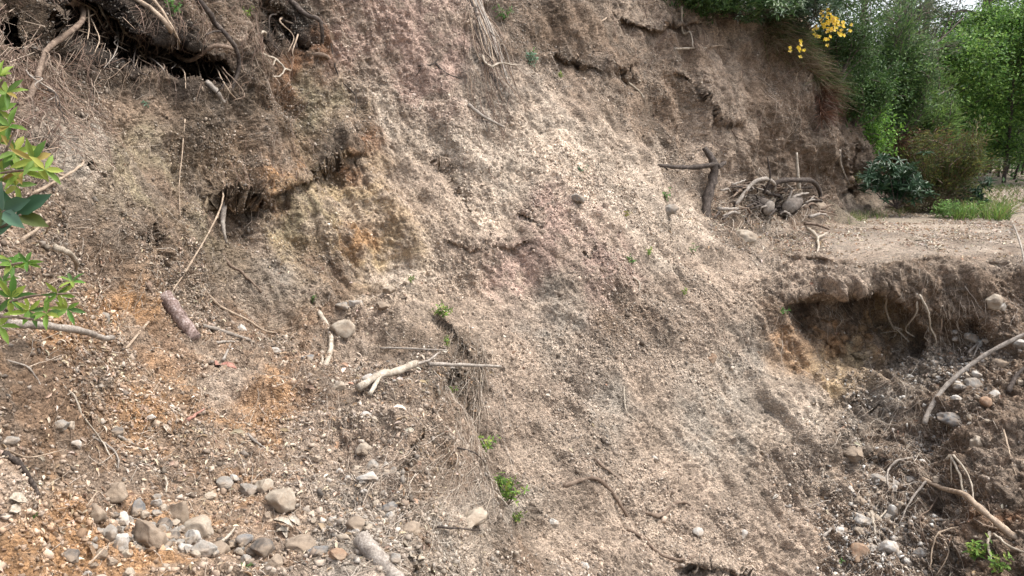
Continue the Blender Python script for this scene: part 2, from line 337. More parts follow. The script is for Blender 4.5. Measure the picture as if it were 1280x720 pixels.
def attr_material(name, rough=.9, trans=0., noise=30., lo=.75, hi=1.25):
    m, t, b = mat(name, rough); a = node(t, 'ShaderNodeAttribute'); a.attribute_name = 'tint'
    tc = node(t, 'ShaderNodeTexCoord').outputs['Object']
    nz = node(t, 'ShaderNodeTexNoise', Scale=noise, Detail=3.); t.links.new(tc, nz.inputs['Vector'])
    f = mathn(t, 'ADD', mathn(t, 'MULTIPLY', nz.outputs['Fac'], hi - lo), lo)
    c = mulcol(t, a.outputs['Color'], f); t.links.new(c, b.inputs['Base Color'])
    if trans > 0:
        tr = node(t, 'ShaderNodeBsdfTranslucent'); t.links.new(c, tr.inputs[0])
        mx = node(t, 'ShaderNodeMixShader'); mx.inputs[0].default_value = trans
        t.links.new(b.outputs[0], mx.inputs[1]); t.links.new(tr.outputs[0], mx.inputs[2])
        t.links.new(mx.outputs[0], t.nodes['Material Output'].inputs[0])
    return m
M_GRAVEL = attr_material('gravel', .9, 0, 60, .7, 1.3)
M_LEAF = attr_material('foliage', .55, .35, 6, .8, 1.2)
M_GLOSSY = attr_material('glossy_leaf', .32, .15, 25, .8, 1.2)
M_DRY = attr_material('dry_litter', .9, .1, 40, .75, 1.25)
def wood_material(name, lo, mid, hi, sc=18., rough=.85):
    m, t, b = mat(name, rough); tc = node(t, 'ShaderNodeTexCoord').outputs['Object']
    nz = node(t, 'ShaderNodeTexNoise', Scale=sc, Detail=6., Roughness=.7, Distortion=.6); t.links.new(tc, nz.inputs['Vector'])
    n2 = node(t, 'ShaderNodeTexNoise', Scale=sc * 7, Detail=4., Roughness=.6); t.links.new(tc, n2.inputs['Vector'])
    f = mathn(t, 'ADD', mathn(t, 'MULTIPLY', nz.outputs['Fac'], .6), mathn(t, 'MULTIPLY', n2.outputs['Fac'], .4))
    t.links.new(ramp(t, f, [(.36, lo), (.5, mid), (.64, hi)]), b.inputs['Base Color'])
    bp = node(t, 'ShaderNodeBump', Strength=.8, Distance=.006); t.links.new(f, bp.inputs['Height']); t.links.new(bp.outputs[0], b.inputs['Normal'])
    return m
WOOD = dict(grey=wood_material('weathered_wood', (.12,.10,.085), (.27,.235,.20), (.45,.41,.36)),
            pale=wood_material('pale_wood', (.15,.12,.09), (.36,.31,.245), (.56,.50,.42)),
            brown=wood_material('brown_root', (.06,.042,.032), (.16,.115,.085), (.30,.235,.18)),
            dark=wood_material('dark_wood', (.018,.014,.012), (.055,.043,.036), (.16,.13,.11)),
            tan=wood_material('tan_root', (.16,.12,.085), (.32,.245,.18), (.50,.41,.31)),
            rotten=wood_material('rotten_wood', (.05,.032,.026), (.22,.16,.14), (.50,.44,.42), 12.),
            bark=wood_material('bark', (.05,.04,.033), (.12,.10,.085), (.22,.19,.165), 8.),
            red=wood_material('reddish_wood', (.13,.06,.045), (.30,.15,.115), (.45,.27,.21)))
STONE = dict(grey=stone_material('grey_stone', (.15,.145,.13), (.32,.31,.29), attr=False),
             white=stone_material('white_stone', (.34,.33,.31), (.54,.53,.50), (.68,.67,.64), False),
             brown=stone_material('brown_stone', (.15,.115,.085), (.30,.245,.19), (.42,.37,.30), False),
             tan=stone_material('tan_stone', (.26,.22,.17), (.44,.39,.32), (.56,.52,.45), False),
             orange=stone_material('orange_stone', (.20,.12,.075), (.33,.21,.135), (.42,.34,.26), False),
             blue=stone_material('blue_grey_stone', (.10,.105,.11), (.195,.205,.21), (.34,.345,.34), False),
             dark=stone_material('dark_stone', (.05,.047,.044), (.13,.122,.115), (.25,.24,.22), False))

# ------------------------------------------------------------------ mesh helpers
def build(name, verts, faces, material, parent=None, tint=None, smooth=False, quads=None):
    """faces: (n,3) or (n,4) array, or a list of such arrays"""
    me = bpy.data.meshes.new(name)
    fl = faces if isinstance(faces, list) else [faces]
    fl = [np.asarray(f) for f in fl if len(f)]
    nv = len(verts); me.vertices.add(nv); me.vertices.foreach_set('co', np.asarray(verts, np.float32).ravel())
    nl = sum(f.size for f in fl); npoly = sum(len(f) for f in fl)
    me.loops.add(nl); me.polygons.add(npoly)
    me.loops.foreach_set('vertex_index', np.concatenate([f.ravel() for f in fl]).astype(np.int32))
    tot = np.concatenate([np.full(len(f), f.shape[1]) for f in fl]).astype(np.int32)
    me.polygons.foreach_set('loop_start', np.r_[0, np.cumsum(tot)[:-1]].astype(np.int32))
    me.polygons.foreach_set('loop_total', tot)
    if tint is not None:
        nm = 'tint' if not isinstance(tint, tuple) else tint[0]; arr = tint if not isinstance(tint, tuple) else tint[1]
        at_ = me.attributes.new(nm, 'FLOAT_COLOR', 'POINT'); at_.data.foreach_set('color', np.c_[arr, np.ones(nv)].astype(np.float32).ravel())
    me.update(calc_edges=True)
    if smooth: me.polygons.foreach_set('use_smooth', np.ones(npoly, bool))
    me.materials.append(material)
    o = bpy.data.objects.new(name, me); COL.objects.link(o)
    if parent is not None: o.parent = parent
    return o
def recenter(o, p):
    """move the object's origin to world point p (mesh was built in world coordinates)"""
    me = o.data; p = np.asarray(p, float); co = np.empty(len(me.vertices) * 3, np.float32); me.vertices.foreach_get('co', co)
    me.vertices.foreach_set('co', (co.reshape(-1, 3) - p).astype(np.float32).ravel()); o.location = p; me.update()
def tag(o, label=None, cat=None, group=None, kind=None):
    if label: o['label'] = label
    if cat: o['category'] = cat
    if group: o['group'] = group
    if kind: o['kind'] = kind
    return o
def thing(name, p, label, cat, group=None):
    o = bpy.data.objects.new(name, None); COL.objects.link(o); o.location = p; o.empty_display_size = .1
    return tag(o, label, cat, group)
def part(name, verts, faces, m, root, tint=None, smooth=False, label=None):
    p = np.array(root.location) if root.parent is None else np.array(root.location) + np.array(root.parent.location)
    o = build(name, np.asarray(verts) - p, faces, m, root, tint, smooth)
    if label: o['label'] = label
    return o
def catmull(pts, n=6):
    pts = np.array(pts, float)
    if len(pts) < 3:
        t = np.linspace(0, 1, n + 1)[:, None]; return pts[0] * (1 - t) + pts[-1] * t
    pp = np.vstack([2 * pts[0] - pts[1], pts, 2 * pts[-1] - pts[-2]]); out = []
    for i in range(1, len(pp) - 2):
        p0, p1, p2, p3 = pp[i-1], pp[i], pp[i+1], pp[i+2]
        for t in np.arange(n) / n:
            out.append(.5 * (2*p1 + (p2-p0)*t + (2*p0-5*p1+4*p2-p3)*t*t + (3*p1-p0-3*p2+p3)*t**3))
    out.append(pts[-1]); return np.array(out)
def tube(pts, rad, ns=8, rough=0., cap=True):
    pts = np.asarray(pts, float); n = len(pts); rad = np.broadcast_to(np.asarray(rad, float), (n,)).copy()
    tg = np.gradient(pts, axis=0); tg /= np.linalg.norm(tg, axis=1, keepdims=True) + 1e-12
    ref = np.array([0, 0, 1.]) if abs(tg[0, 2]) < .8 else np.array([1., 0, 0])
    a = np.cross(tg[0], ref); a /= np.linalg.norm(a); vs_ = []
    for i in range(n):
        a = a - tg[i] * (a @ tg[i]); a /= np.linalg.norm(a) + 1e-12; b = np.cross(tg[i], a)
        th = np.arange(ns) * 2 * math.pi / ns
        r = rad[i] * (1 + rough * rng.uniform(-1, 1, ns))
        vs_.append(pts[i] + (np.cos(th) * r)[:, None] * a + (np.sin(th) * r)[:, None] * b)
    v = np.vstack(vs_); i = np.arange(n - 1)[:, None] * ns; j = np.arange(ns)[None]
    f = np.stack([i + j, i + (j + 1) % ns, i + ns + (j + 1) % ns, i + ns + j], -1).reshape(-1, 4)
    fl = [f]
    if cap:
        v = np.vstack([v, pts[0], pts[-1]]); k = np.arange(ns); c0 = n * ns
        fl.append(np.stack([np.full(ns, c0), (k + 1) % ns, k], -1)); fl.append(np.stack([np.full(ns, c0 + 1), (n-1)*ns + k, (n-1)*ns + (k + 1) % ns], -1))
    return v, fl
def merge(parts):
    vs_, q, t, off = [], [], [], 0
    for v, fl in parts:
        vs_.append(v)
        for f in fl: (q if f.shape[1] == 4 else t).append(f + off)
        off += len(v)
    out = []
    if q: out.append(np.vstack(q))
    if t: out.append(np.vstack(t))
    return np.vstack(vs_), out
def instances(tv, tf, mats, pos):
    """tv (k,3) template, mats (n,3,3) columns are axes"""
    n, k = len(pos), len(tv)
    v = np.einsum('nij,kj->nki', mats, tv) + pos[:, None]
    f = [(np.asarray(x)[None] + (np.arange(n) * k)[:, None, None]).reshape(-1, np.asarray(x).shape[1]) for x in tf]
    return v.reshape(-1, 3), f
def frames(d, up):
    """columns: side, along d, normal"""
    d = d / (np.linalg.norm(d, axis=-1, keepdims=True) + 1e-12); s = np.cross(d, up); s /= np.linalg.norm(s, axis=-1, keepdims=True) + 1e-12
    n = np.cross(s, d); return s, d, n
LV = np.array([(0,0,0),(-.42,.3,.06),(0,.3,-.04),(.42,.3,.06),(-.4,.68,.02),(0,.66,-.07),(.4,.68,.02),(0,1,-.16)], float)
LF = [np.array([(1,4,5,2),(2,5,6,3)]), np.array([(0,1,2),(0,2,3),(4,7,5),(5,7,6)])]
SV = np.array([(0,0,0),(-.45,.5,.05),(.45,.5,.05),(0,1,-.1)], float); SF = [np.array([(0,1,3),(0,3,2)])]
def leafset(pos, d, up, L, Wd, tmpl='full', bend=1.):
    s, dd, n = frames(d, up); L = np.broadcast_to(L, (len(pos),))[:, None]; Wd = np.broadcast_to(Wd, (len(pos),))[:, None]
    mt = np.stack([s * Wd, dd * L, n * L * bend], -1)
    return instances(*((LV, LF) if tmpl == 'full' else (SV, SF)), mt, pos), (8 if tmpl == 'full' else 4)
def tints(cols, n, k, jit=.2):
    cols = np.array(cols, float); c = cols[rng.integers(0, len(cols), n)] * (1 + rng.uniform(-jit, jit, (n, 1)))
    c *= 1 + rng.uniform(-.06, .06, (n, 3)); return np.repeat(np.clip(c, 0, 1), k, axis=0)
def rdir(n):
    d = rng.normal(size=(n, 3)); return d / np.linalg.norm(d, axis=1, keepdims=True)

# ------------------------------------------------------------------ land
SILH = np.array([(-400,-500),(880,-500),(950,-200),(985,-40),(1030,50),(1070,140),(1105,212),(1150,238),(1175,236),(1700,236)], float)
nj, ni = UU.shape; idx = np.arange(nj * ni).reshape(nj, ni)
keep = (VV[:-1, :-1] > np.interp(UU[:-1, :-1], SILH[:, 0], SILH[:, 1]))
fq = np.stack([idx[:-1, :-1], idx[1:, :-1], idx[1:, 1:], idx[:-1, 1:]], -1)[keep]
used = np.zeros(nj * ni, bool); used[fq.ravel()] = True; remap = np.cumsum(used) - 1
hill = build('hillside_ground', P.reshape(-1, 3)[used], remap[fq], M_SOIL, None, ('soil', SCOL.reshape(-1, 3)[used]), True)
tag(hill, 'eroded landslip bank of brown and pale earth with a washed-out gully beside the trail', 'ground', None, 'structure')

# trail and wood floor behind, rolling up to the bank on the left
def foot_x(y): return np.interp(y, [10, 15.9, 20, 27, 60, 200], [5.2, 6.9, 10.4, 15.0, 34, 110])
def hill_z(x, y):
    d = foot_x(y) - x
    cap = np.interp(y, [10, 16, 22, 30, 60], [6, 3.6, 2.4, 1.5, 2.0])
    return np.where(d > 0, cap * (1 - np.exp(-np.maximum(d, 0) * .8 / cap)) + np.maximum(d - 6, 0) * .22, 0) - .03
gx = np.r_[-120:-20:20j, -20:60:220j, 60:400:30j]; gy = np.r_[12.2:60:160j, 60:900:40j]
GX, GY = np.meshgrid(gx, gy)
bankback = np.interp(GX, [-20, -4, 0, 4, 6, 7.5], [22, 20, 19, 18.5, 17.5, 12])
GZ = np.where(GY < bankback, np.where(GX > 6.2, hill_z(GX, GY), -.4), hill_z(GX, GY)) + .05 * fbm(np.stack([GX, GY, 0 * GX], -1) * .8, 3, 3)
gp = np.stack([GX, GY, GZ], -1); gi = np.arange(GX.size).reshape(GX.shape)
gf = np.stack([gi[:-1, :-1], gi[:-1, 1:], gi[1:, 1:], gi[1:, :-1]], -1)
gk = ~((GX[:-1, :-1] < 5.6) & (GY[:-1, :-1] < np.interp(GX[:-1, :-1], [-20, -4, 0, 4, 6], [20, 18.5, 18, 17, 15])))
tag(build('ground', gp.reshape(-1, 3), gf[gk], M_GROUND, None, None, True), kind='structure')
lowv = np.array([(-900, -900, -7), (900, -900, -7), (900, 1500, -7), (-900, 1500, -7)], float)
tag(build('valley_floor', lowv, np.array([(0, 1, 2, 3)]), M_GROUND), kind='structure')

# ------------------------------------------------------------------ gravel, clods and litter over the land
cell = np.linalg.norm(np.cross(P[1:, :-1] - P[:-1, :-1], P[:-1, 1:] - P[:-1, :-1]), axis=-1)
vis = (UU[:-1, :-1] > -60) & (UU[:-1, :-1] < 1340) & (VV[:-1, :-1] > -40) & (VV[:-1, :-1] < 760) & keep
# a cell of a steep overhang counts no more than its seen size
dens_v = cell * vis
Uc1, Vc1 = UU[:-1, :-1], VV[:-1, :-1]
PATCH = (.12 + 1.3 * sstep(-.35, .7, fbm(base[:-1, :-1] * 1.6, 3, 66)))
def pick(n, wmap):
    wmap = wmap * PATCH
    wv_ = (dens_v * wmap).ravel(); wv_ = np.minimum(wv_, np.quantile(wv_[wv_ > 0], .995)); c = np.cumsum(wv_); k = np.searchsorted(c, rng.random(n) * c[-1])
    j, i = np.unravel_index(k, dens_v.shape)
    return U[i] + rng.random(n) * (U[i+1] - U[i]), V[j] + rng.random(n) * (V[j+1] - V[j])
def zone(cx, cy, rx, ry): return np.exp(-(((Uc1 - cx) / rx) ** 2 + ((Vc1 - cy) / ry) ** 2))
ph = (1 + 5 ** .5) / 2
IV = np.array([(-1,ph,0),(1,ph,0),(-1,-ph,0),(1,-ph,0),(0,-1,ph),(0,1,ph),(0,-1,-ph),(0,1,-ph),(ph,0,-1),(ph,0,1),(-ph,0,-1),(-ph,0,1)], float) / 1.9
IF = [np.array([(0,11,5),(0,5,1),(0,1,7),(0,7,10),(0,10,11),(1,5,9),(5,11,4),(11,10,2),(10,7,6),(7,1,8),(3,9,4),(3,4,2),(3,2,6),(3,6,8),(3,8,9),(4,9,5),(2,4,11),(6,2,10),(8,6,7),(9,8,1)])]
CV = np.array([(-1,-.8,-.7),(.9,-1,-.6),(1,.8,-.9),(-.8,1,-.7),(-.7,-.7,.8),(.8,-.6,1),(.6,.9,.7),(-.9,.6,.6)], float) * .6
CF = [np.array([(0,3,2,1),(4,5,6,7),(0,1,5,4),(1,2,6,5),(2,3,7,6),(3,0,4,7)])]
def scatter_stones(name, n, wmap, s0, s1, label, big=False, colmix=.5, bright=1.15, sink=.25, pal=None):
    u, v = pick(n, wmap); p, nn = surf(u, v)
    s = s0 * (s1 / s0) ** (rng.random(n) ** 2.2) * .5
    a = rdir(n); b = np.cross(a, rdir(n)); b /= np.linalg.norm(b, axis=1, keepdims=True) + 1e-9; c = np.cross(a, b)
    sx = rng.uniform(.7, 1.35, (n, 3)); sx[:, 2] *= .6
    mt = np.stack([a * sx[:, :1] * s[:, None], b * sx[:, 1:2] * s[:, None], c * sx[:, 2:] * s[:, None]], -1)
    tv, tf = (CV, CF)
    vv, ff = instances(tv, tf, mt, p + nn * (s * (1 - 2 * sink))[:, None] * .6)
    vv += (np.repeat(s, len(tv))[:, None]) * rng.uniform(-.26, .26, vv.shape)
    base_c = bil(SCOL, U, V, u, v)
    pal_ = np.array(pal or [(.5,.44,.36),(.36,.31,.26),(.27,.23,.19),(.62,.57,.50),(.42,.33,.26),(.20,.175,.15),(.38,.36,.33)])
    pc = pal_[rng.integers(0, len(pal_), n)]
    cc = base_c * bright * (1 - colmix) + pc * colmix
    cc *= rng.uniform(.45, 1.4, (n, 1)); cc = np.repeat(np.clip(cc, .01, .85), len(tv), axis=0)
    return tag(build(name, vv, ff, M_GRAVEL, None, cc, False), label, 'gravel', None, 'stuff')
rub = 1.0 * zone(220, 670, 200, 60) + .8 * zone(440, 640, 90, 90) + .6 * zone(300, 450, 160, 70) + 1.5 * zone(1120, 560, 90, 110) + 1.5 * zone(1090, 690, 70, 60) + .8 * zone(1200, 480, 80, 60) + .5 * zone(740, 230, 120, 110)
hole = 1 - .9 * np.clip(zone(1060, 410, 90, 50) + zone(190, 75, 110, 26), 0, 1)
near = 1 / np.clip(T[:-1, :-1], 2, 12) ** 1.2
scatter_stones('fine_gravel', 210000, (.5 + .3 * rub) * hole * (1 - .2 * path_m[:-1, :-1]), .010, .036, 'fine gravel and crumbs of earth covering the whole slipped bank', False, .35, 1.08)
scatter_stones('crumbled_earth', 20000, near * (Uc1 < 620) * hole * (.4 + rub), .005, .018, 'tiny earth crumbs over the near left shelf', False, .25, 1.0)
scatter_stones('coarse_gravel', 11000, (.18 + rub) * hole * (1 - .85 * path_m[:-1, :-1]), .02, .06, 'coarse angular gravel lying in the gully and on the shelf', True, .42, 1.05)
GP = [(.50,.48,.44),(.33,.30,.27),(.20,.185,.17),(.58,.56,.52),(.12,.11,.105),(.28,.22,.17),(.16,.12,.09)]
scatter_stones('gully_gravel', 2600, (Vc1 > 470) * zone(1120, 560, 50, 90) + 1.2 * zone(1090, 680, 60, 60) + .5 * zone(1180, 480, 60, 30), .025, .085, 'grey and white gravel washed down the bed of the gully', True, .85, 1.0, .2, GP)

scatter_stones('soil_clods', 2200, (.25 + zone(740, 300, 160, 120) + .7 * zone(820, 470, 200, 160) ) * (Uc1 > 560) * hole * (1 - path_m[:-1, :-1]), .03, .085, 'clods of the same earth crumbled down the slipped slope', True, .04, .98, .42)
def scatter_leaves(name, n, wmap, L0, L1, wr, label, cat, pal, lift=.01, flat=.75, cols_j=.25, m=None):
    u, v = pick(n, wmap); p, nn = surf(u, v, np.full(n, lift))
    L = rng.uniform(L0, L1, n); d = rdir(n); d = d - nn * (d * nn).sum(1, keepdims=True) * flat
    up = nn + .5 * rdir(n)
    (vv, ff), k = leafset(p - d * L[:, None] * .5, d, up, L, L * wr, bend=2.2)
    return tag(build(name, vv, ff, m or M_DRY, None, tints(pal, n, k, cols_j)), label, cat, None, 'stuff')
DRYP = [(.42,.33,.24),(.55,.46,.36),(.30,.21,.14),(.22,.15,.10),(.62,.55,.46),(.36,.24,.16)]
scatter_leaves('leaf_litter', 4800, 1.0 * path_m[:-1, :-1] * (.4 + zone(1130, 295, 120, 25)) + .9 * zone(1000, 300, 60, 20) + 2.2 * zone(950, 262, 55, 24) + .25 * zone(1150, 560, 130, 130) + .2 * zone(350, 480, 200, 120), .02, .08, .45,
               'dry curled brown leaves scattered over the trail and the washed-out edge', 'leaf litter', DRYP)
scatter_leaves('shelf_litter', 5500, near * (Uc1 < 600) * (zone(330, 560, 260, 170) + zone(150, 350, 170, 150)), .012, .04, .4,
               'small dry leaf scraps on the left shelf', 'leaf litter', DRYP[:4], .006)

def hug(u, v, du, dv, n, lift0, lift1, wob):
    """points that follow the land from a start, in n steps"""
    k = np.arange(n + 1) / n; uu = u + du * k; vv = v + dv * k
    w1 = np.cumsum(rng.normal(size=n + 1)) * wob; w2 = np.cumsum(rng.normal(size=n + 1)) * wob
    p, _ = surf(uu + w1, vv + w2, lift0 + (lift1 - lift0) * k)
    return p
def fibres(name, items, ns, m, label, cat, pal, jit=.25):
    parts, cols = [], []
    for (pts, r0, r1) in items:
        v_, f_ = tube(pts, np.linspace(r0, r1, len(pts)), ns, 0, False); parts.append((v_, f_))
    vv, ff = merge(parts)
    pa = np.array(pal)
    cols = np.vstack([np.repeat(np.clip(pa[rng.integers(0, len(pa))] * (1 + rng.uniform(-jit, jit)), 0, 1)[None], len(p_[0]), axis=0) for p_ in parts])
    return tag(build(name, vv, ff, m, None, cols, True), label, cat, None, 'stuff')
def root_items(n, cx, cy, rx, ry, ang, spread, Lpx, rm, lift=.02, wob=1.2, hang=.06):
    out = []
    for _ in range(n):
        u = cx + rng.normal() * rx * .6; v = cy + rng.normal() * ry * .6
        if not (-60 < u < 1335 and -45 < v < 755): continue
        a = math.radians(ang + rng.normal() * spread); L = Lpx * rng.uniform(.4, 1.5)
        out.append((hug(u, v, math.cos(a) * L, math.sin(a) * L, 6, rng.uniform(0, lift), rng.uniform(0, hang), wob), rm * rng.uniform(.5, 1.5), rm * .25))
    return out
ROOTP = [(.22,.15,.11),(.32,.24,.18),(.14,.095,.075),(.42,.34,.27),(.27,.19,.15)]
it = root_items(520, 45, 70, 60, 110, 80, 40, 60, .0028, .05, 1.8, .12) + root_items(240, 170, 30, 120, 40, 85, 35, 55, .003, .06, 2., .12) + root_items(160, 310, 40, 70, 60, 75, 30, 45, .003, .05, 2.)
it += root_items(120, 600, 60, 30, 80, 70, 14, 75, .004, .04, 1.5) + root_items(110, 340, 200, 90, 50, 70, 30, 45, .0028) + root_items(90, 1000, 110, 50, 60, 70, 20, 45, .005, .05, 1.5)
it += root_items(80, 850, 40, 100, 30, 85, 20, 35, .004, .05)
fibres('fine_roots', it, 3, M_DRY, 'mat of fine brown roots hanging under the torn turf edge', 'roots', ROOTP)
it = root_items(900, 350, 560, 260, 160, 20, 60, 26, .0016, .012, .6, .02) + root_items(650, 130, 300, 150, 130, 55, 40, 26, .0016, .012, .6, .02) + root_items(500, 470, 640, 80, 80, 10, 50, 40, .0012, .012, .9, .02)
it += root_items(330, 580, 530, 40, 110, 82, 14, 60, .0019, .02, .8, .03) + root_items(1000, 1115, 610, 60, 120, 70, 70, 26, .0035, .03, 1.2, .06) + root_items(420, 950, 258, 60, 26, 20, 60, 20, .005, .06, 1.2, .1) + root_items(300, 1150, 390, 150, 40, 85, 20, 22, .004, .05, 1., .08) + root_items(200, 1150, 600, 90, 110, 60, 60, 30, .0035, .03, 1.2, .05)
fibres('twig_litter', it, 3, M_DRY, 'fine dead needles and twig scraps strewn on the slope', 'twig litter', [(.34,.27,.21),(.48,.40,.32),(.22,.16,.12),(.58,.51,.43)])
it = root_items(260, 860, 160, 140, 90, 65, 25, 22, .003, .02, .8, .03) + root_items(120, 720, 380, 220, 240, 60, 40, 16, .0022, .02, .8, .03)
fibres('slope_rootlets', it, 3, M_DRY, 'short broken rootlets sticking out of the pale slope', 'roots', ROOTP)

# ------------------------------------------------------------------ sticks, roots and logs (each a thing)
def lift_line(pts, lift):
    out = []
    for q in pts:
        l = q[2] if len(q) > 2 else lift
        out.append(surf_s(q[0], q[1], l + .008)[0])
    return np.array(out)
def stick(name, pts, rpx, wood, label, cat='stick', group=None, forks=(), lift=None, rend=.45, free=False, rough=.17):
    t0 = np.mean([depth(q[0], q[1]) for q in pts]); r = rpx * t0 / F; lift_ = (r * .5 if lift is None else lift)
    if free:   # hangs clear of the ground between its ends
        a = lift_line(pts, lift_); t = np.array([np.linalg.norm(x - EYE) for x in a]); dirs = ray(np.array([q[0] for q in pts], float), np.array([q[1] for q in pts], float))
        tm = np.linspace(t[0], t[-1], len(t)); dn = dirs / np.linalg.norm(dirs, axis=1, keepdims=True); wp = EYE + dn * np.minimum(tm, t)[:, None]
    else: wp = lift_line(pts, lift_)
    if name == 'root' and not free and lift is None:
        for e, q in ((0, pts[0]), (-1, pts[-1])):
            if len(q) < 3 or q[2] < .055: wp[e] = surf_s(q[0], q[1], -r * 1.2)[0]
    def mk(wp_, r0, r1):
        c = catmull(wp_, 5); c[1:-1] += rng.normal(size=(len(c) - 2, 3)) * r * (.16 if rpx < 2.5 else .05)
        return tube(c, np.linspace(r0, r1, len(c)) * (1 + (.12 if rpx < 2.5 else .05) * rng.normal(size=len(c))).clip(.7, 1.3), 8 if rpx > 1.8 else 6, rough)
    ps = [mk(wp, r, r * rend)]
    for (fp, fr) in forks: ps.append(mk(lift_line(fp, lift_), fr * t0 / F, fr * t0 / F * .5))
    vv, ff = merge(ps); o = build(name, vv, ff, WOOD[wood], None, None, True); recenter(o, wp[0])
    return tag(o, label, cat, group)
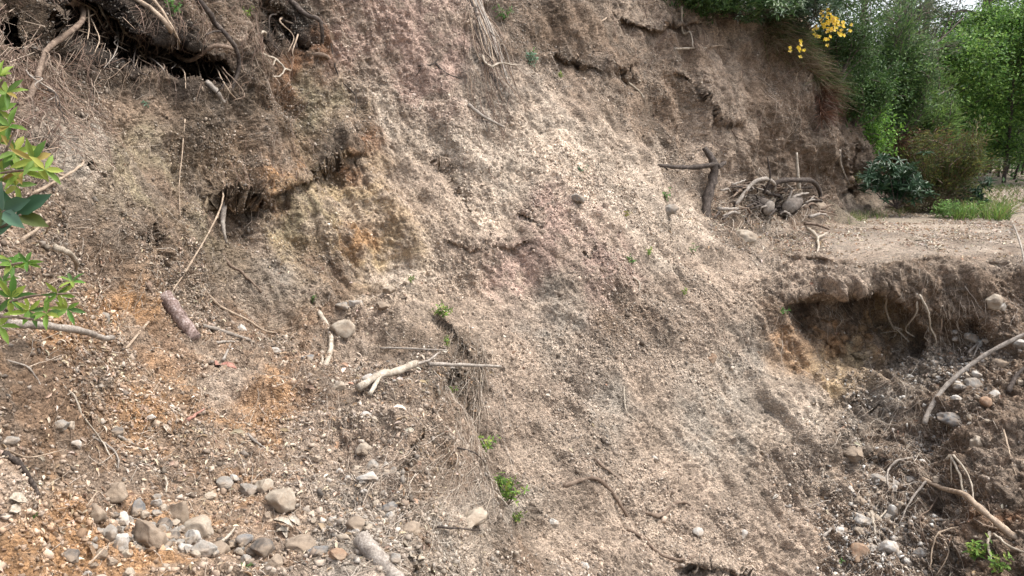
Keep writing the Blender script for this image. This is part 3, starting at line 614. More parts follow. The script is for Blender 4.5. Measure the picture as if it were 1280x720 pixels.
exec_list = [
 ('branch', [(-20,428),(0,430),(25,432),(60,441),(95,447),(112,444)], 4.6, 'grey', 'bare grey branch jutting in from the left edge below the green sprigs', dict(lift=.10, rend=.8)),
 ('curved_stem', [(112,448,.10),(135,453,.08),(160,432,.08),(205,378,.10),(245,318,.12),(275,262,.10),(279,236,.02)], 1.6, 'tan', 'long tan bowed stem arching from the branch tip up to the overhang', dict(free=True, rend=.7, forks=[([(276,256,.1),(288,247,.06),(301,243,.04)], 1.4)])),
 ('forked_twig', [(398,396),(408,408),(414,420),(411,438),(407,462)], 3.6, 'pale', 'upright pale forked twig beside the round stone', dict(rend=.8, forks=[([(403,434),(403,452)], 2.6), ([(408,408),(425,418)], 1.6)])),
 ('forked_stick', [(448,508,.03),(475,497,.05),(495,485,.06),(515,472,.08)], 4.6, 'pale', 'thick pale forked stick lying on the shelf rim', dict(rend=1.1, forks=[([(462,514,.03),(471,504,.04),(477,497,.05)], 3.0)])),
 ('stick', [(245,422),(275,424),(312,427)], 2.6, 'grey', 'straight grey stick with a forked twig under it left of the white stone', dict(rend=.8, forks=[([(262,442),(280,438),(294,434)], 1.8), ([(277,458),(285,440)], 1.8)])),
 ('stick', [(476,428,.04),(505,434,.05),(555,443,.06)], 1.8, 'grey', 'thin grey stick above the sprig of leaves on the shelf rim', dict()),
 ('stick', [(508,459,.05),(530,453,.07),(547,446,.08)], 2.2, 'grey', 'short slanting grey stick lying just above the thick forked stick', dict()),
 ('stick', [(536,455,.06),(570,456,.3),(600,457,.6),(626,458,.9)], 2.6, 'grey', 'grey stick projecting sideways over the slide from the shelf rim', dict(rend=.6, free=True)),
 ('root', [(67,488),(85,503),(103,524),(130,545),(157,576)], 1.8, 'pale', 'long thin pale root trailing down the left slope', dict()),
 ('root', [(0,455),(22,470),(42,492)], 1.5, 'grey', 'thin grey root on the slope beneath the jutting branch', dict()),
 ('stick', [(3,566),(20,580),(38,598),(52,617)], 4.2, 'dark', 'blackened stick at the far left bottom', dict(rend=.7)),
 ('twig', [(2,566,.02),(40,569,.02),(80,564,.02)], 1.5, 'tan', 'thin tan twig crossing the top of the blackened stick', dict()),
 ('root', [(704,606),(730,604),(748,612),(765,626),(780,640),(792,651)], 3.2, 'brown', 'brown root emerging from the lower slide and pointing down to the right', dict(rend=.5)),
 ('root', [(735,570),(750,586),(765,600),(782,614)], 2.2, 'brown', 'short dark root above the thicker brown root on the lower slide', dict(forks=[([(784,608),(784,630)], 1.2)])),
 ('root', [(796,637),(815,641),(832,639),(848,626),(862,625),(876,637)], 2.4, 'brown', 'wavy hooked root on the lower slide', dict(rend=.7)),
 ('root', [(777,468),(779,490),(785,510),(797,524),(811,525)], 1.2, 'pale', 'hair-thin pale J shaped root on the middle of the slide', dict()),
 ('root', [(780,655),(805,670),(825,688),(850,698),(880,699),(915,713),(945,722)], 2.6, 'brown', 'long brown root along the lip at the bottom of the slide', dict()),
 ('stick', [(866,716,.02),(868,704,.05),(870,698,.06)], 2.0, 'pale', 'small pale broken stub under the root lip at the bottom of the slide', dict()),
 ('branch', [(1155,530,.3),(1164,508,.5),(1185,480,.7),(1215,455,.7),(1250,433,.85),(1300,408,1.0)], 2.9, 'grey', 'long grey branch leaning across the gully to the right edge', dict(rend=.8, free=True)),
 ('root', [(1160,609,.1),(1185,617,.12),(1218,630,.14),(1240,650,.14),(1262,668,.06),(1272,672,.0)], 2.9, 'tan', 'thick curved tan root above the sprig at the lower right', dict(rend=1.4)),
 ('root', [(1110,366,.05),(1117,380,.2),(1122,398,.3),(1132,414,.3),(1137,430,.2)], 1.7, 'pale', 'pale hanging root in front of the hollow, left one of the three', dict(forks=[([(1113,374,.1),(1110,384,.15),(1104,389,.15)], 1.1), ([(1123,398,.3),(1119,412,.3),(1115,424,.3)], 1.0)])),
 ('root', [(1145,366,.05),(1141,384,.12),(1146,402,.2),(1153,422,.15)], 1.5, 'pale', 'pale hanging root at the right side of the hollow, middle one of the three', dict()),
 ('root', [(1145,366,.06),(1155,384,.14),(1158,400,.2),(1165,418,.2),(1166,432,.12)], 1.5, 'pale', 'pale hanging root at the right side of the hollow, right one of the three', dict()),
 ('root', [(1178,396,.04),(1176,410,.08),(1170,422,.05)], 1.2, 'tan', 'short curved root just right of the three hanging roots', dict()),
 ('root', [(1043,388,.1),(1044,400,.14),(1042,408,.12)], 1.0, 'tan', 'tiny root hanging inside the dark hollow', dict()),
 ('branch', [(1262,500,.05),(1272,482,.08),(1300,455,.1)], 3.2, 'dark', 'dark purplish branch stub at the right edge under the long grey branch', dict()),
 ('root', [(1208,592,.08),(1211,610,.1),(1211,630,.08)], 1.8, 'pale', 'straight white root hanging in the lower gully', dict(forks=[([(1210,592,.08),(1220,603,.1),(1226,622,.1),(1230,640,.1)], 1.5), ([(1208,594,.08),(1196,612,.08)], 1.3)])),
 ('root', [(1262,558,.06),(1268,580,.06),(1273,602,.04)], 1.2, 'tan', 'single thin straw-like root at the right edge of the gully', dict()),
 ('root', [(1245,672,.06),(1243,690,.08),(1250,712,.08)], 2.0, 'pale', 'white root beside the green sprig at lower right', dict(forks=[([(1250,675,.06),(1268,690,.08),(1292,700,.08)], 2.0)])),
 ('root', [(1205,662,.05),(1190,682,.06),(1178,700,.06),(1168,722,.06)], 1.6, 'tan', 'bent tan root running down left of the lower right sprig', dict(forks=[([(1190,682,.06),(1196,700,.05),(1172,726,.04)], 1.1)])),
 ('root', [(1165,612,.1),(1148,625,.08),(1136,645,.08),(1122,664,.05)], 1.8, 'grey', 'grey root branching down to the left from the thick tan root', dict(forks=[([(1165,613,.08),(1145,612,.08),(1128,622,.05)], 1.4)])),
 ('root', [(1172,618,.05),(1163,640,.07),(1162,665,.07),(1164,692,.05)], 1.3, 'brown', 'thin drooping brown root in the gully below the thick tan root', dict()),
 ('root', [(1142,570,.05),(1122,582,.08),(1107,592,.08),(1104,612,.06),(1113,624,.03)], 1.8, 'grey', 'hooked grey root around the blue stone in the gully', dict(forks=[([(1116,602,.05),(1114,626,.05)], 1.3)])),
 ('root', [(1110,638,.04),(1100,650,.05),(1092,658,.04)], 1.6, 'pale', 'short pale root beside the white stone in the gully', dict()),
 ('stick', [(1080,648,.04),(1081,665,.05),(1085,680,.04)], 2.4, 'pale', 'short pale upright stick in the gully bed', dict()),
 ('stick', [(1019,676,.03),(1028,666,.04),(1037,656,.04)], 2.0, 'grey', 'small grey stick at the left margin of the gully bed', dict()),
 ('twig', [(1103,574),(1118,568),(1130,566)], 1.6, 'dark', 'dark twig across the top of the gully bed', dict()),
 ('twig', [(1212,448,.05),(1212,430,.1),(1218,452,.05)], 1.6, 'grey', 'small grey twig on the dark soil right of the hollow', dict()),
 ('twig', [(1266,285,.05),(1272,310,.15),(1274,340,.18),(1280,365,.1)], 1.5, 'grey', 'thin grey twig hanging over the trail edge at the right margin', dict()),
 # upper left roots
 ('root', [(168,-14,.02),(182,14,.08),(199,46,.14),(213,68,.16),(224,78,.12)], 3.0, 'tan', 'pale double root slanting down across the dark overhang', dict(rend=.8, forks=[([(180,-14,.03),(192,18,.1),(205,48,.14),(222,70,.14)], 2.0)])),
 ('root', [(215,70,.14),(240,62,.12),(262,61,.1),(284,64,.06)], 3.0, 'brown', 'brown root lying level across the dark overhang', dict(rend=.9)),
 ('root', [(232,-14,.04),(250,14,.08),(266,32,.1),(276,50,.1),(288,68,.08),(292,90,.06),(288,124,.04)], 3.6, 'dark', 'thick dark root with white scars hanging at the right end of the overhang', dict(rend=.6, forks=[([(270,43,.1),(262,42,.1),(252,47,.08)], 1.6)])),
 ('root', [(86,-12,.05),(88,18,.1),(86,34,.12),(62,57,.12),(48,78,.1),(38,112,.06),(22,158,.02)], 3.9, 'brown', 'thick crooked grey brown root running down the upper left bank', dict(rend=.9)),
 ('root', [(121,-10,.04),(134,20,.1),(149,48,.14),(170,60,.14),(196,67,.1)], 1.8, 'tan', 'thin tan root bending right inside the dark overhang', dict(forks=[([(130,10,.08),(144,36,.14),(152,64,.12)], 1.3)])),
 ('root', [(97,6,.05),(106,22,.1),(120,39,.1)], 1.5, 'tan', 'short tan root beside the thick crooked grey root', dict()),
 ('root', [(96,-8,.04),(94,20,.1),(92,36,.12),(88,52,.1)], 1.3, 'tan', 'fine hanging root in front of the crooked grey root', dict()),
 ('root', [(62,2,.05),(50,18,.06),(36,36,.06)], 1.7, 'tan', 'tan root slanting left at the top left corner', dict()),
 ('root', [(218,78,.1),(220,98,.12),(222,116,.1)], 1.2, 'tan', 'fine root dangling below the level brown root, left one', dict()),
 ('root', [(239,72,.1),(243,92,.12),(241,122,.08)], 1.3, 'tan', 'fine root dangling below the level brown root, right one', dict()),
 ('bark_strip', [(252,110,.04),(260,122,.06),(270,134,.05)], 3.8, 'grey', 'grey strip of bark under the dark overhang', dict(rend=.5)),
 ('root', [(366,-8,.02),(374,22,.08),(388,38,.12),(400,56,.1),(407,68,.05)], 3.6, 'dark', 'thick dark root arching over the rusty hollow', dict(forks=[([(352,18,.04),(362,40,.1),(367,62,.08)], 2.2)])),
 ('root', [(383,68,.05),(398,74,.06),(414,75,.04)], 3.4, 'brown', 'stout brown root stub beside the rusty hollow', dict(rend=.7)),
 ('root', [(320,44,.04),(331,40,.06),(339,45,.05)], 2.2, 'pale', 'white broken root tip left of the rusty hollow', dict()),
 ('root', [(330,64,.03),(346,73,.05),(356,86,.05),(371,84,.04)], 2.0, 'pale', 'pale branching root below the rusty hollow', dict(forks=[([(356,86,.05),(350,95,.04),(338,96,.03)], 1.3), ([(346,73,.05),(340,82,.03)], 1.2)])),
 ('root', [(362,8),(385,22),(403,36),(412,58),(420,85),(430,102),(446,120),(444,143)], 1.3, 'dark', 'long thin dark root snaking down the pale slope', dict()),
 ('twig', [(523,80),(540,80),(547,73)], 1.5, 'dark', 'dark forked twig stuck on the pale upper slope', dict(forks=[([(545,79),(558,92),(576,97)], 1.4), ([(530,80),(521,90)], 1.0)])),
 ('root', [(531,116),(528,126),(521,137)], 1.3, 'pale', 'short pale rootlet below the dark forked twig', dict()),
 ('stick', [(585,132,.03),(603,146,.04),(630,160,.04)], 2.6, 'grey', 'grey stick slanting at the foot of the root bundle', dict()),
 ('root', [(604,66,.04),(603,80,.06),(612,88,.05),(624,82,.05),(650,78,.04)], 1.7, 'pale', 'looping pale root beside the root bundle', dict()),
 ('root', [(774,98),(790,110),(804,120),(810,132)], 1.5, 'pale', 'pale root crossing the brown upper bank', dict()),
 ('root', [(848,14,.1),(850,32,.12),(857,48,.12),(860,66,.08)], 1.5, 'pale', 'pale root dangling from the upper bank edge', dict()),
 ('stick', [(838,66,.05),(855,65,.06),(876,66,.05)], 1.5, 'pale', 'level pale stick at the tip of the dangling root', dict()),
 ('stick', [(884,62,.04),(894,58,.06),(908,55,.05)], 1.6, 'tan', 'short tan stick on the upper right bank', dict()),
 ('root', [(738,38,.03),(748,32,.05),(757,24,.04)], 1.5, 'tan', 'short tan rootlet high on the brown bank', dict()),
 ('root', [(830,215,.06),(824,214,.08),(820,213,.06)], 1.5, 'dark', 'dark root tip left of the stump', dict()),
 ('root', [(229,150,.03),(228,190,.05),(230,230,.05),(229,278,.03)], 1.0, 'tan', 'thread-like root hanging straight down the left bank', dict()),
 ('bark_strip', [(282,252,.1),(284,272,.1),(288,288,.08),(293,300,.05)], 4.0, 'grey', 'grey strip of wood hanging under the ledge at the stem tip', dict(rend=.3)),
 ('root', [(283,250,.08),(300,247,.08),(322,244,.06),(345,250,.03)], 1.8, 'tan', 'tan root along the ledge right of the stem tip', dict()),
 ('root', [(289,312,.02),(296,328,.03),(312,336,.03),(324,352,.02),(340,366,.01)], 2.4, 'brown', 'crooked brown root on the slope below the ledge', dict()),
 ('root', [(165,280,.03),(172,300,.05),(180,325,.04),(205,355,.02)], 3.0, 'dark', 'dark rooty streak on the middle of the left bank', dict()),
 ('root', [(15,308,.05),(24,294,.08),(40,290,.08),(55,297,.04)], 2.4, 'tan', 'bent tan root behind the broad green leaves', dict()),
 ('root', [(45,240,.04),(62,230,.08),(78,218,.08),(88,206,.04)], 2.2, 'tan', 'tan forked root right of the yellow green leaves', dict(forks=[([(62,230,.08),(52,222,.06),(42,224,.04)], 1.5)])),
 ('root', [(242,360),(275,378),(310,390),(345,398),(382,402)], 2.0, 'tan', 'long tan root lying across the top of the shelf', dict()),
 ('root', [(160,352),(172,375),(180,384)], 2.6, 'brown', 'thin brown root entering the top of the rotten log', dict()),
 ('twig', [(232,530),(243,522),(254,516)], 2.2, 'red', 'short reddish twig on the orange soil', dict()),
 ('twig', [(152,540),(165,546),(185,560)], 2.0, 'grey', 'grey twig below the orange patch', dict()),
 ('root', [(122,540),(140,552),(152,566),(157,578)], 1.8, 'grey', 'curved grey root end above the grey twig', dict()),
 ('bark_strip', [(50,316,.03),(62,324,.05),(75,334,.05),(86,340,.03)], 4.4, 'pale', 'white splintered strip of wood on the left bank', dict(rend=.5)),
 ('twig', [(310,538),(322,546),(330,552),(340,560)], 1.8, 'grey', 'grey twig on the orange patch of the shelf', dict()),
 ('twig', [(100,640,.04),(108,628,.06),(118,628,.05)], 1.2, 'tan', 'small arched straw twig left of the rubble stones', dict()),
 ('twig', [(114,702,.03),(128,688,.05),(142,678,.04)], 1.2, 'tan', 'tan straw lying below the white rubble stone', dict()),
 ('twig', [(207,592,.02),(208,605,.04),(206,618,.03)], 1.8, 'pale', 'short pale peg of wood above the rubble stones', dict()),
 ('stick', [(277,672,.02),(288,664,.03),(294,656,.03)], 2.2, 'pale', 'curved pale stick at the right side of the rubble', dict()),
 ('twig', [(545,660,.02),(562,666,.03),(582,671,.02)], 1.6, 'dark', 'dark twig beneath the embedded pale rock', dict()),
 ('twig', [(562,565,.02),(580,572,.03),(600,582,.02)], 1.2, 'dark', 'thin dark twig on the dropping side of the shelf', dict()),
 ('root', [(792,345,.02),(798,355,.03),(800,366,.02)], 1.6, 'pale', 'short pale root under the green leaves on the slide', dict()),
 ('root', [(735,285),(741,295),(744,306)], 1.2, 'tan', 'tiny bent root on the pale band of the slide', dict()),
 # debris pile near the trail
 ('root', [(914,262,-.02),(919,240,.2),(930,226,.3),(944,226,.3),(954,236,.2),(958,252,.0)], 2.6, 'grey', 'arched grey root at the left of the debris pile', dict(rend=.9)),
 ('root', [(946,240,.1),(958,228,.3),(975,224,.36),(994,223,.36),(1008,230,.3),(1018,248,.12),(1024,262,-.04)], 3.2, 'dark', 'thick dark arched root at the right of the debris pile', dict(rend=.8)),
 ('stick', [(968,258,.2),(978,248,.3),(992,248,.3)], 2.4, 'grey', 'grey forked stick between the arched roots', dict(forks=[([(968,256,.25),(970,240,.3),(964,232,.3)], 1.8)])),
 ('stick', [(979,238,.3),(980,215,.34),(982,190,.34)], 2.5, 'pale', 'pale splintered upright stick standing in the debris pile', dict(rend=.5)),
 ('stick', [(940,248,.2),(941,222,.34),(940,196,.34)], 1.8, 'dark', 'dark thin upright stick standing in the debris pile', dict()),
 ('stick', [(892,268,.1),(905,271,.12),(918,270,.1)], 2.4, 'grey', 'pale level stick at the front of the debris pile', dict()),
 ('stick', [(1010,292,.05),(1022,306,.08),(1020,322,.05)], 2.4, 'pale', 'pale root fork at the trail edge below the debris pile', dict(forks=[([(1022,306,.08),(1034,296,.05)], 2.0)])),
 ('stick', [(1004,284,.04),(1020,286,.05),(1036,290,.03)], 2.6, 'brown', 'brown stick lying on the trail in front of the debris pile', dict()),
 ('stick', [(1046,188,.04),(1052,206,.06),(1060,232,.04)], 1.8, 'grey', 'grey stick leaning on the bank right of the debris pile', dict()),
]
for nm, pts, r, wd, lab, kw in exec_list: stick(nm, pts, r, wd, lab, nm.replace('_', ' '), **kw)

for k in range(60):
    u0, v0 = 885 + 140 * rng.random(), 232 + 48 * rng.random(); a0 = rng.uniform(0, 6.28); L0 = rng.uniform(12, 26)
    stick('broken_stick', [(u0, v0, .08), (u0 + math.cos(a0) * L0 * .5, v0 + math.sin(a0) * L0 * .22, .16), (u0 + math.cos(a0) * L0, v0 + math.sin(a0) * L0 * .45, .1)], rng.uniform(1.2, 2.4), ('dark', 'grey', 'brown', 'dark')[k % 4],
          'short broken stick tangled in the debris pile beside the trail', 'stick', 'short broken sticks of the debris pile')
for k in range(40):
    u0, v0 = [(95, 8), (118, 20), (140, 30), (158, 50), (178, 56), (196, 58), (212, 62), (250, 74), (262, 80), (276, 86), (110, 2), (346, 14), (356, 24), (60, 60), (30, 90), (50, 120)][k % 16]; u0 += rng.normal() * 9 * (k > 15); v0 += rng.normal() * 4 * (k > 15); L0 = rng.uniform(22, 55)
    stick('hanging_root', [(u0, v0, .06), (u0 + rng.normal() * 4, v0 + L0 * .4, .16), (u0 + 4 + rng.normal() * 6, v0 + L0 * .8, .14), (u0 + 10 + rng.normal() * 9, v0 + L0, .1)], rng.uniform(.6, 1.4), ('tan', 'brown', 'grey', 'dark')[k % 4],
          'slender root hanging over the dark mouth of the upper left overhang', 'root', 'slender roots hanging at the upper left overhang')
# bundle of grey roots down the upper slope: one root system
r0 = thing('root_bundle', surf(590, 30)[0], 'ridge of grey woody roots running down the upper middle slope', 'roots')
for k in range(22):
    u0 = 562 + 40 * rng.random(); a = [(u0 + (q * .34 + rng.normal() * 2), -20 + q * (.8 + .2 * rng.random()), .04 * rng.random()) for q in (0, 30, 60, 90, 120, 150)]
    wp = lift_line(a, .01); c = catmull(wp, 4); v_, f_ = tube(c, np.linspace(.013, .003, len(c)) * rng.uniform(.6, 1.4), 6, .1)
    part('root', v_, f_, WOOD[('grey', 'brown', 'dark', 'grey', 'tan')[k % 5]], r0, None, True)

# rotten log, bottom log, stump, cut logs
def log(name, pts, rpx, wood, label, ends='pale', lift=.5):
    t0 = np.mean([depth(q[0], q[1]) for q in pts]); r = rpx * t0 / F; wp = lift_line(pts, r * lift); wp[1:-1] = wp[1:-1] * .2 + .8 * (wp[0] + (wp[-1] - wp[0]) * np.linspace(0, 1, len(wp))[1:-1, None]); c = catmull(wp, 8)
    root = thing(name, wp[0], label, name.replace('_', ' '))
    rr = r * (1 + .08 * np.sin(np.arange(len(c)) * 1.7)) * np.linspace(1, .82, len(c))
    v_, f_ = tube(c, rr, 14, .07, False); part('bark', v_, f_, WOOD[wood], root, None, True)
    for e, k in ((0, 1), (-1, -2)):
        d = c[e] - c[k]; d /= np.linalg.norm(d); cc = np.array([c[e] - d * r * .1, c[e] + d * r * .06])
        v_, f_ = tube(cc, [rr[e] * .93, rr[e] * .85], 14, .05); part('cut_end', v_, f_, WOOD[ends], root)
    return root
lg = log('rotten_log', [(184,378,.03),(212,406,.06),(238,434,.0)], 9.5, 'rotten', 'short rotten reddish grey log lying under the bowed stem', 'rotten')
log('log', [(452,676),(466,694),(482,716),(500,742)], 12, 'grey', 'peeling pale grey log sticking up from the bottom edge', 'grey')
st = thing('stump', surf(874, 250)[0], 'dark broken stump with a side arm at the left of the debris pile', 'stump')
q = lift_line([(890,276,-.12),(880,256,.04),(874,230,.18),(870,212,.26),(866,190,.32)], .25); v_, f_ = tube(catmull(q, 5), np.interp(np.arange(21), [0, 6, 14, 20], [.06, .075, .062, .04]), 10, .28); part('trunk', v_, f_, WOOD['dark'], st, None, True)
q = lift_line([(816,212,.05),(836,214,.16),(854,215,.22),(872,214,.28)], .2); v_, f_ = tube(catmull(q, 5), np.linspace(.024, .042, 16), 8, .22); part('arm', v_, f_, WOOD['dark'], st, None, True)
q = lift_line([(872,218,.28),(882,210,.25),(889,206,.2)], .2); v_, f_ = tube(catmull(q, 5), np.linspace(.04, .02, 11), 7, .12); part('arm', v_, f_, WOOD['dark'], st, None, True)
def cut_log(u, v, rpx, du, dv, label):
    a, n = surf(u, v, .22); r = rpx * depth(u, v) / F; b = a + np.array([du, .5, dv]); root = thing('cut_log', a, label, 'cut log')
    v_, f_ = tube(catmull([b, a], 5), r, 16, .05, False); part('bark', v_, f_, WOOD['bark'], root, None, True)
    d = (a - b) / np.linalg.norm(a - b); v_, f_ = tube(np.array([a - d * .02, a + d * .004]), [r * .94, r * .93], 16, .02); part('cut_end', v_, f_, WOOD['grey'], root)
cut_log(946, 271, 10, -.3, .1, 'sawn log with its round end facing out at the foot of the debris pile')
cut_log(984, 276, 9, .3, .05, 'short sawn log block at the right foot of the debris pile')

# ------------------------------------------------------------------ stones
def rock(u, v, rpx, kind, label, sq=(1, .8, .7), sink=.36, group=None, cat='stone', seed=None, name='stone'):
    r_ = np.random.default_rng(int(u * 7 + v * 13)); v0, f0 = ICO
    x = v0.copy()
    for _ in range(15):     # knock flat facets off the ball
        d = r_.normal(size=3); d /= np.linalg.norm(d); c = r_.uniform(.52, .86); pr = x @ d
        x -= np.outer(np.maximum(pr - c, 0), d) * .97
    x += .10 * fbm(v0 * 1.7 + r_.random(3) * 50, 2, 3)[:, None] * v0 + .035 * fbm(v0 * 6 + 9 * r_.random(3), 2, 4)[:, None] * v0
    R = rpx * 1.02 * depth(u, v) / F
    ax = r_.uniform(0, math.pi * 2); x = x * np.array(sq) * R * 1.25
    M = np.array(Matrix.Rotation(ax, 3, 'Z') @ Matrix.Rotation(r_.uniform(-.35, .35), 3, 'X')); x = x @ M.T
    p, n = surf(u, v); c = p + n * R * (.62 - sink)
    o = build(name, x, f0, STONE[kind], None, None, False); o.location = c
    return tag(o, label, cat, group)
def icosphere(sub):
    import bmesh
    bm = bmesh.new(); bmesh.ops.create_icosphere(bm, subdivisions=sub, radius=1); v = np.array([x.co[:] for x in bm.verts]); bm.verts.index_update()
    f = np.array([[y.index for y in x.verts] for x in bm.faces]); bm.free(); return v, f
ICO = icosphere(4)
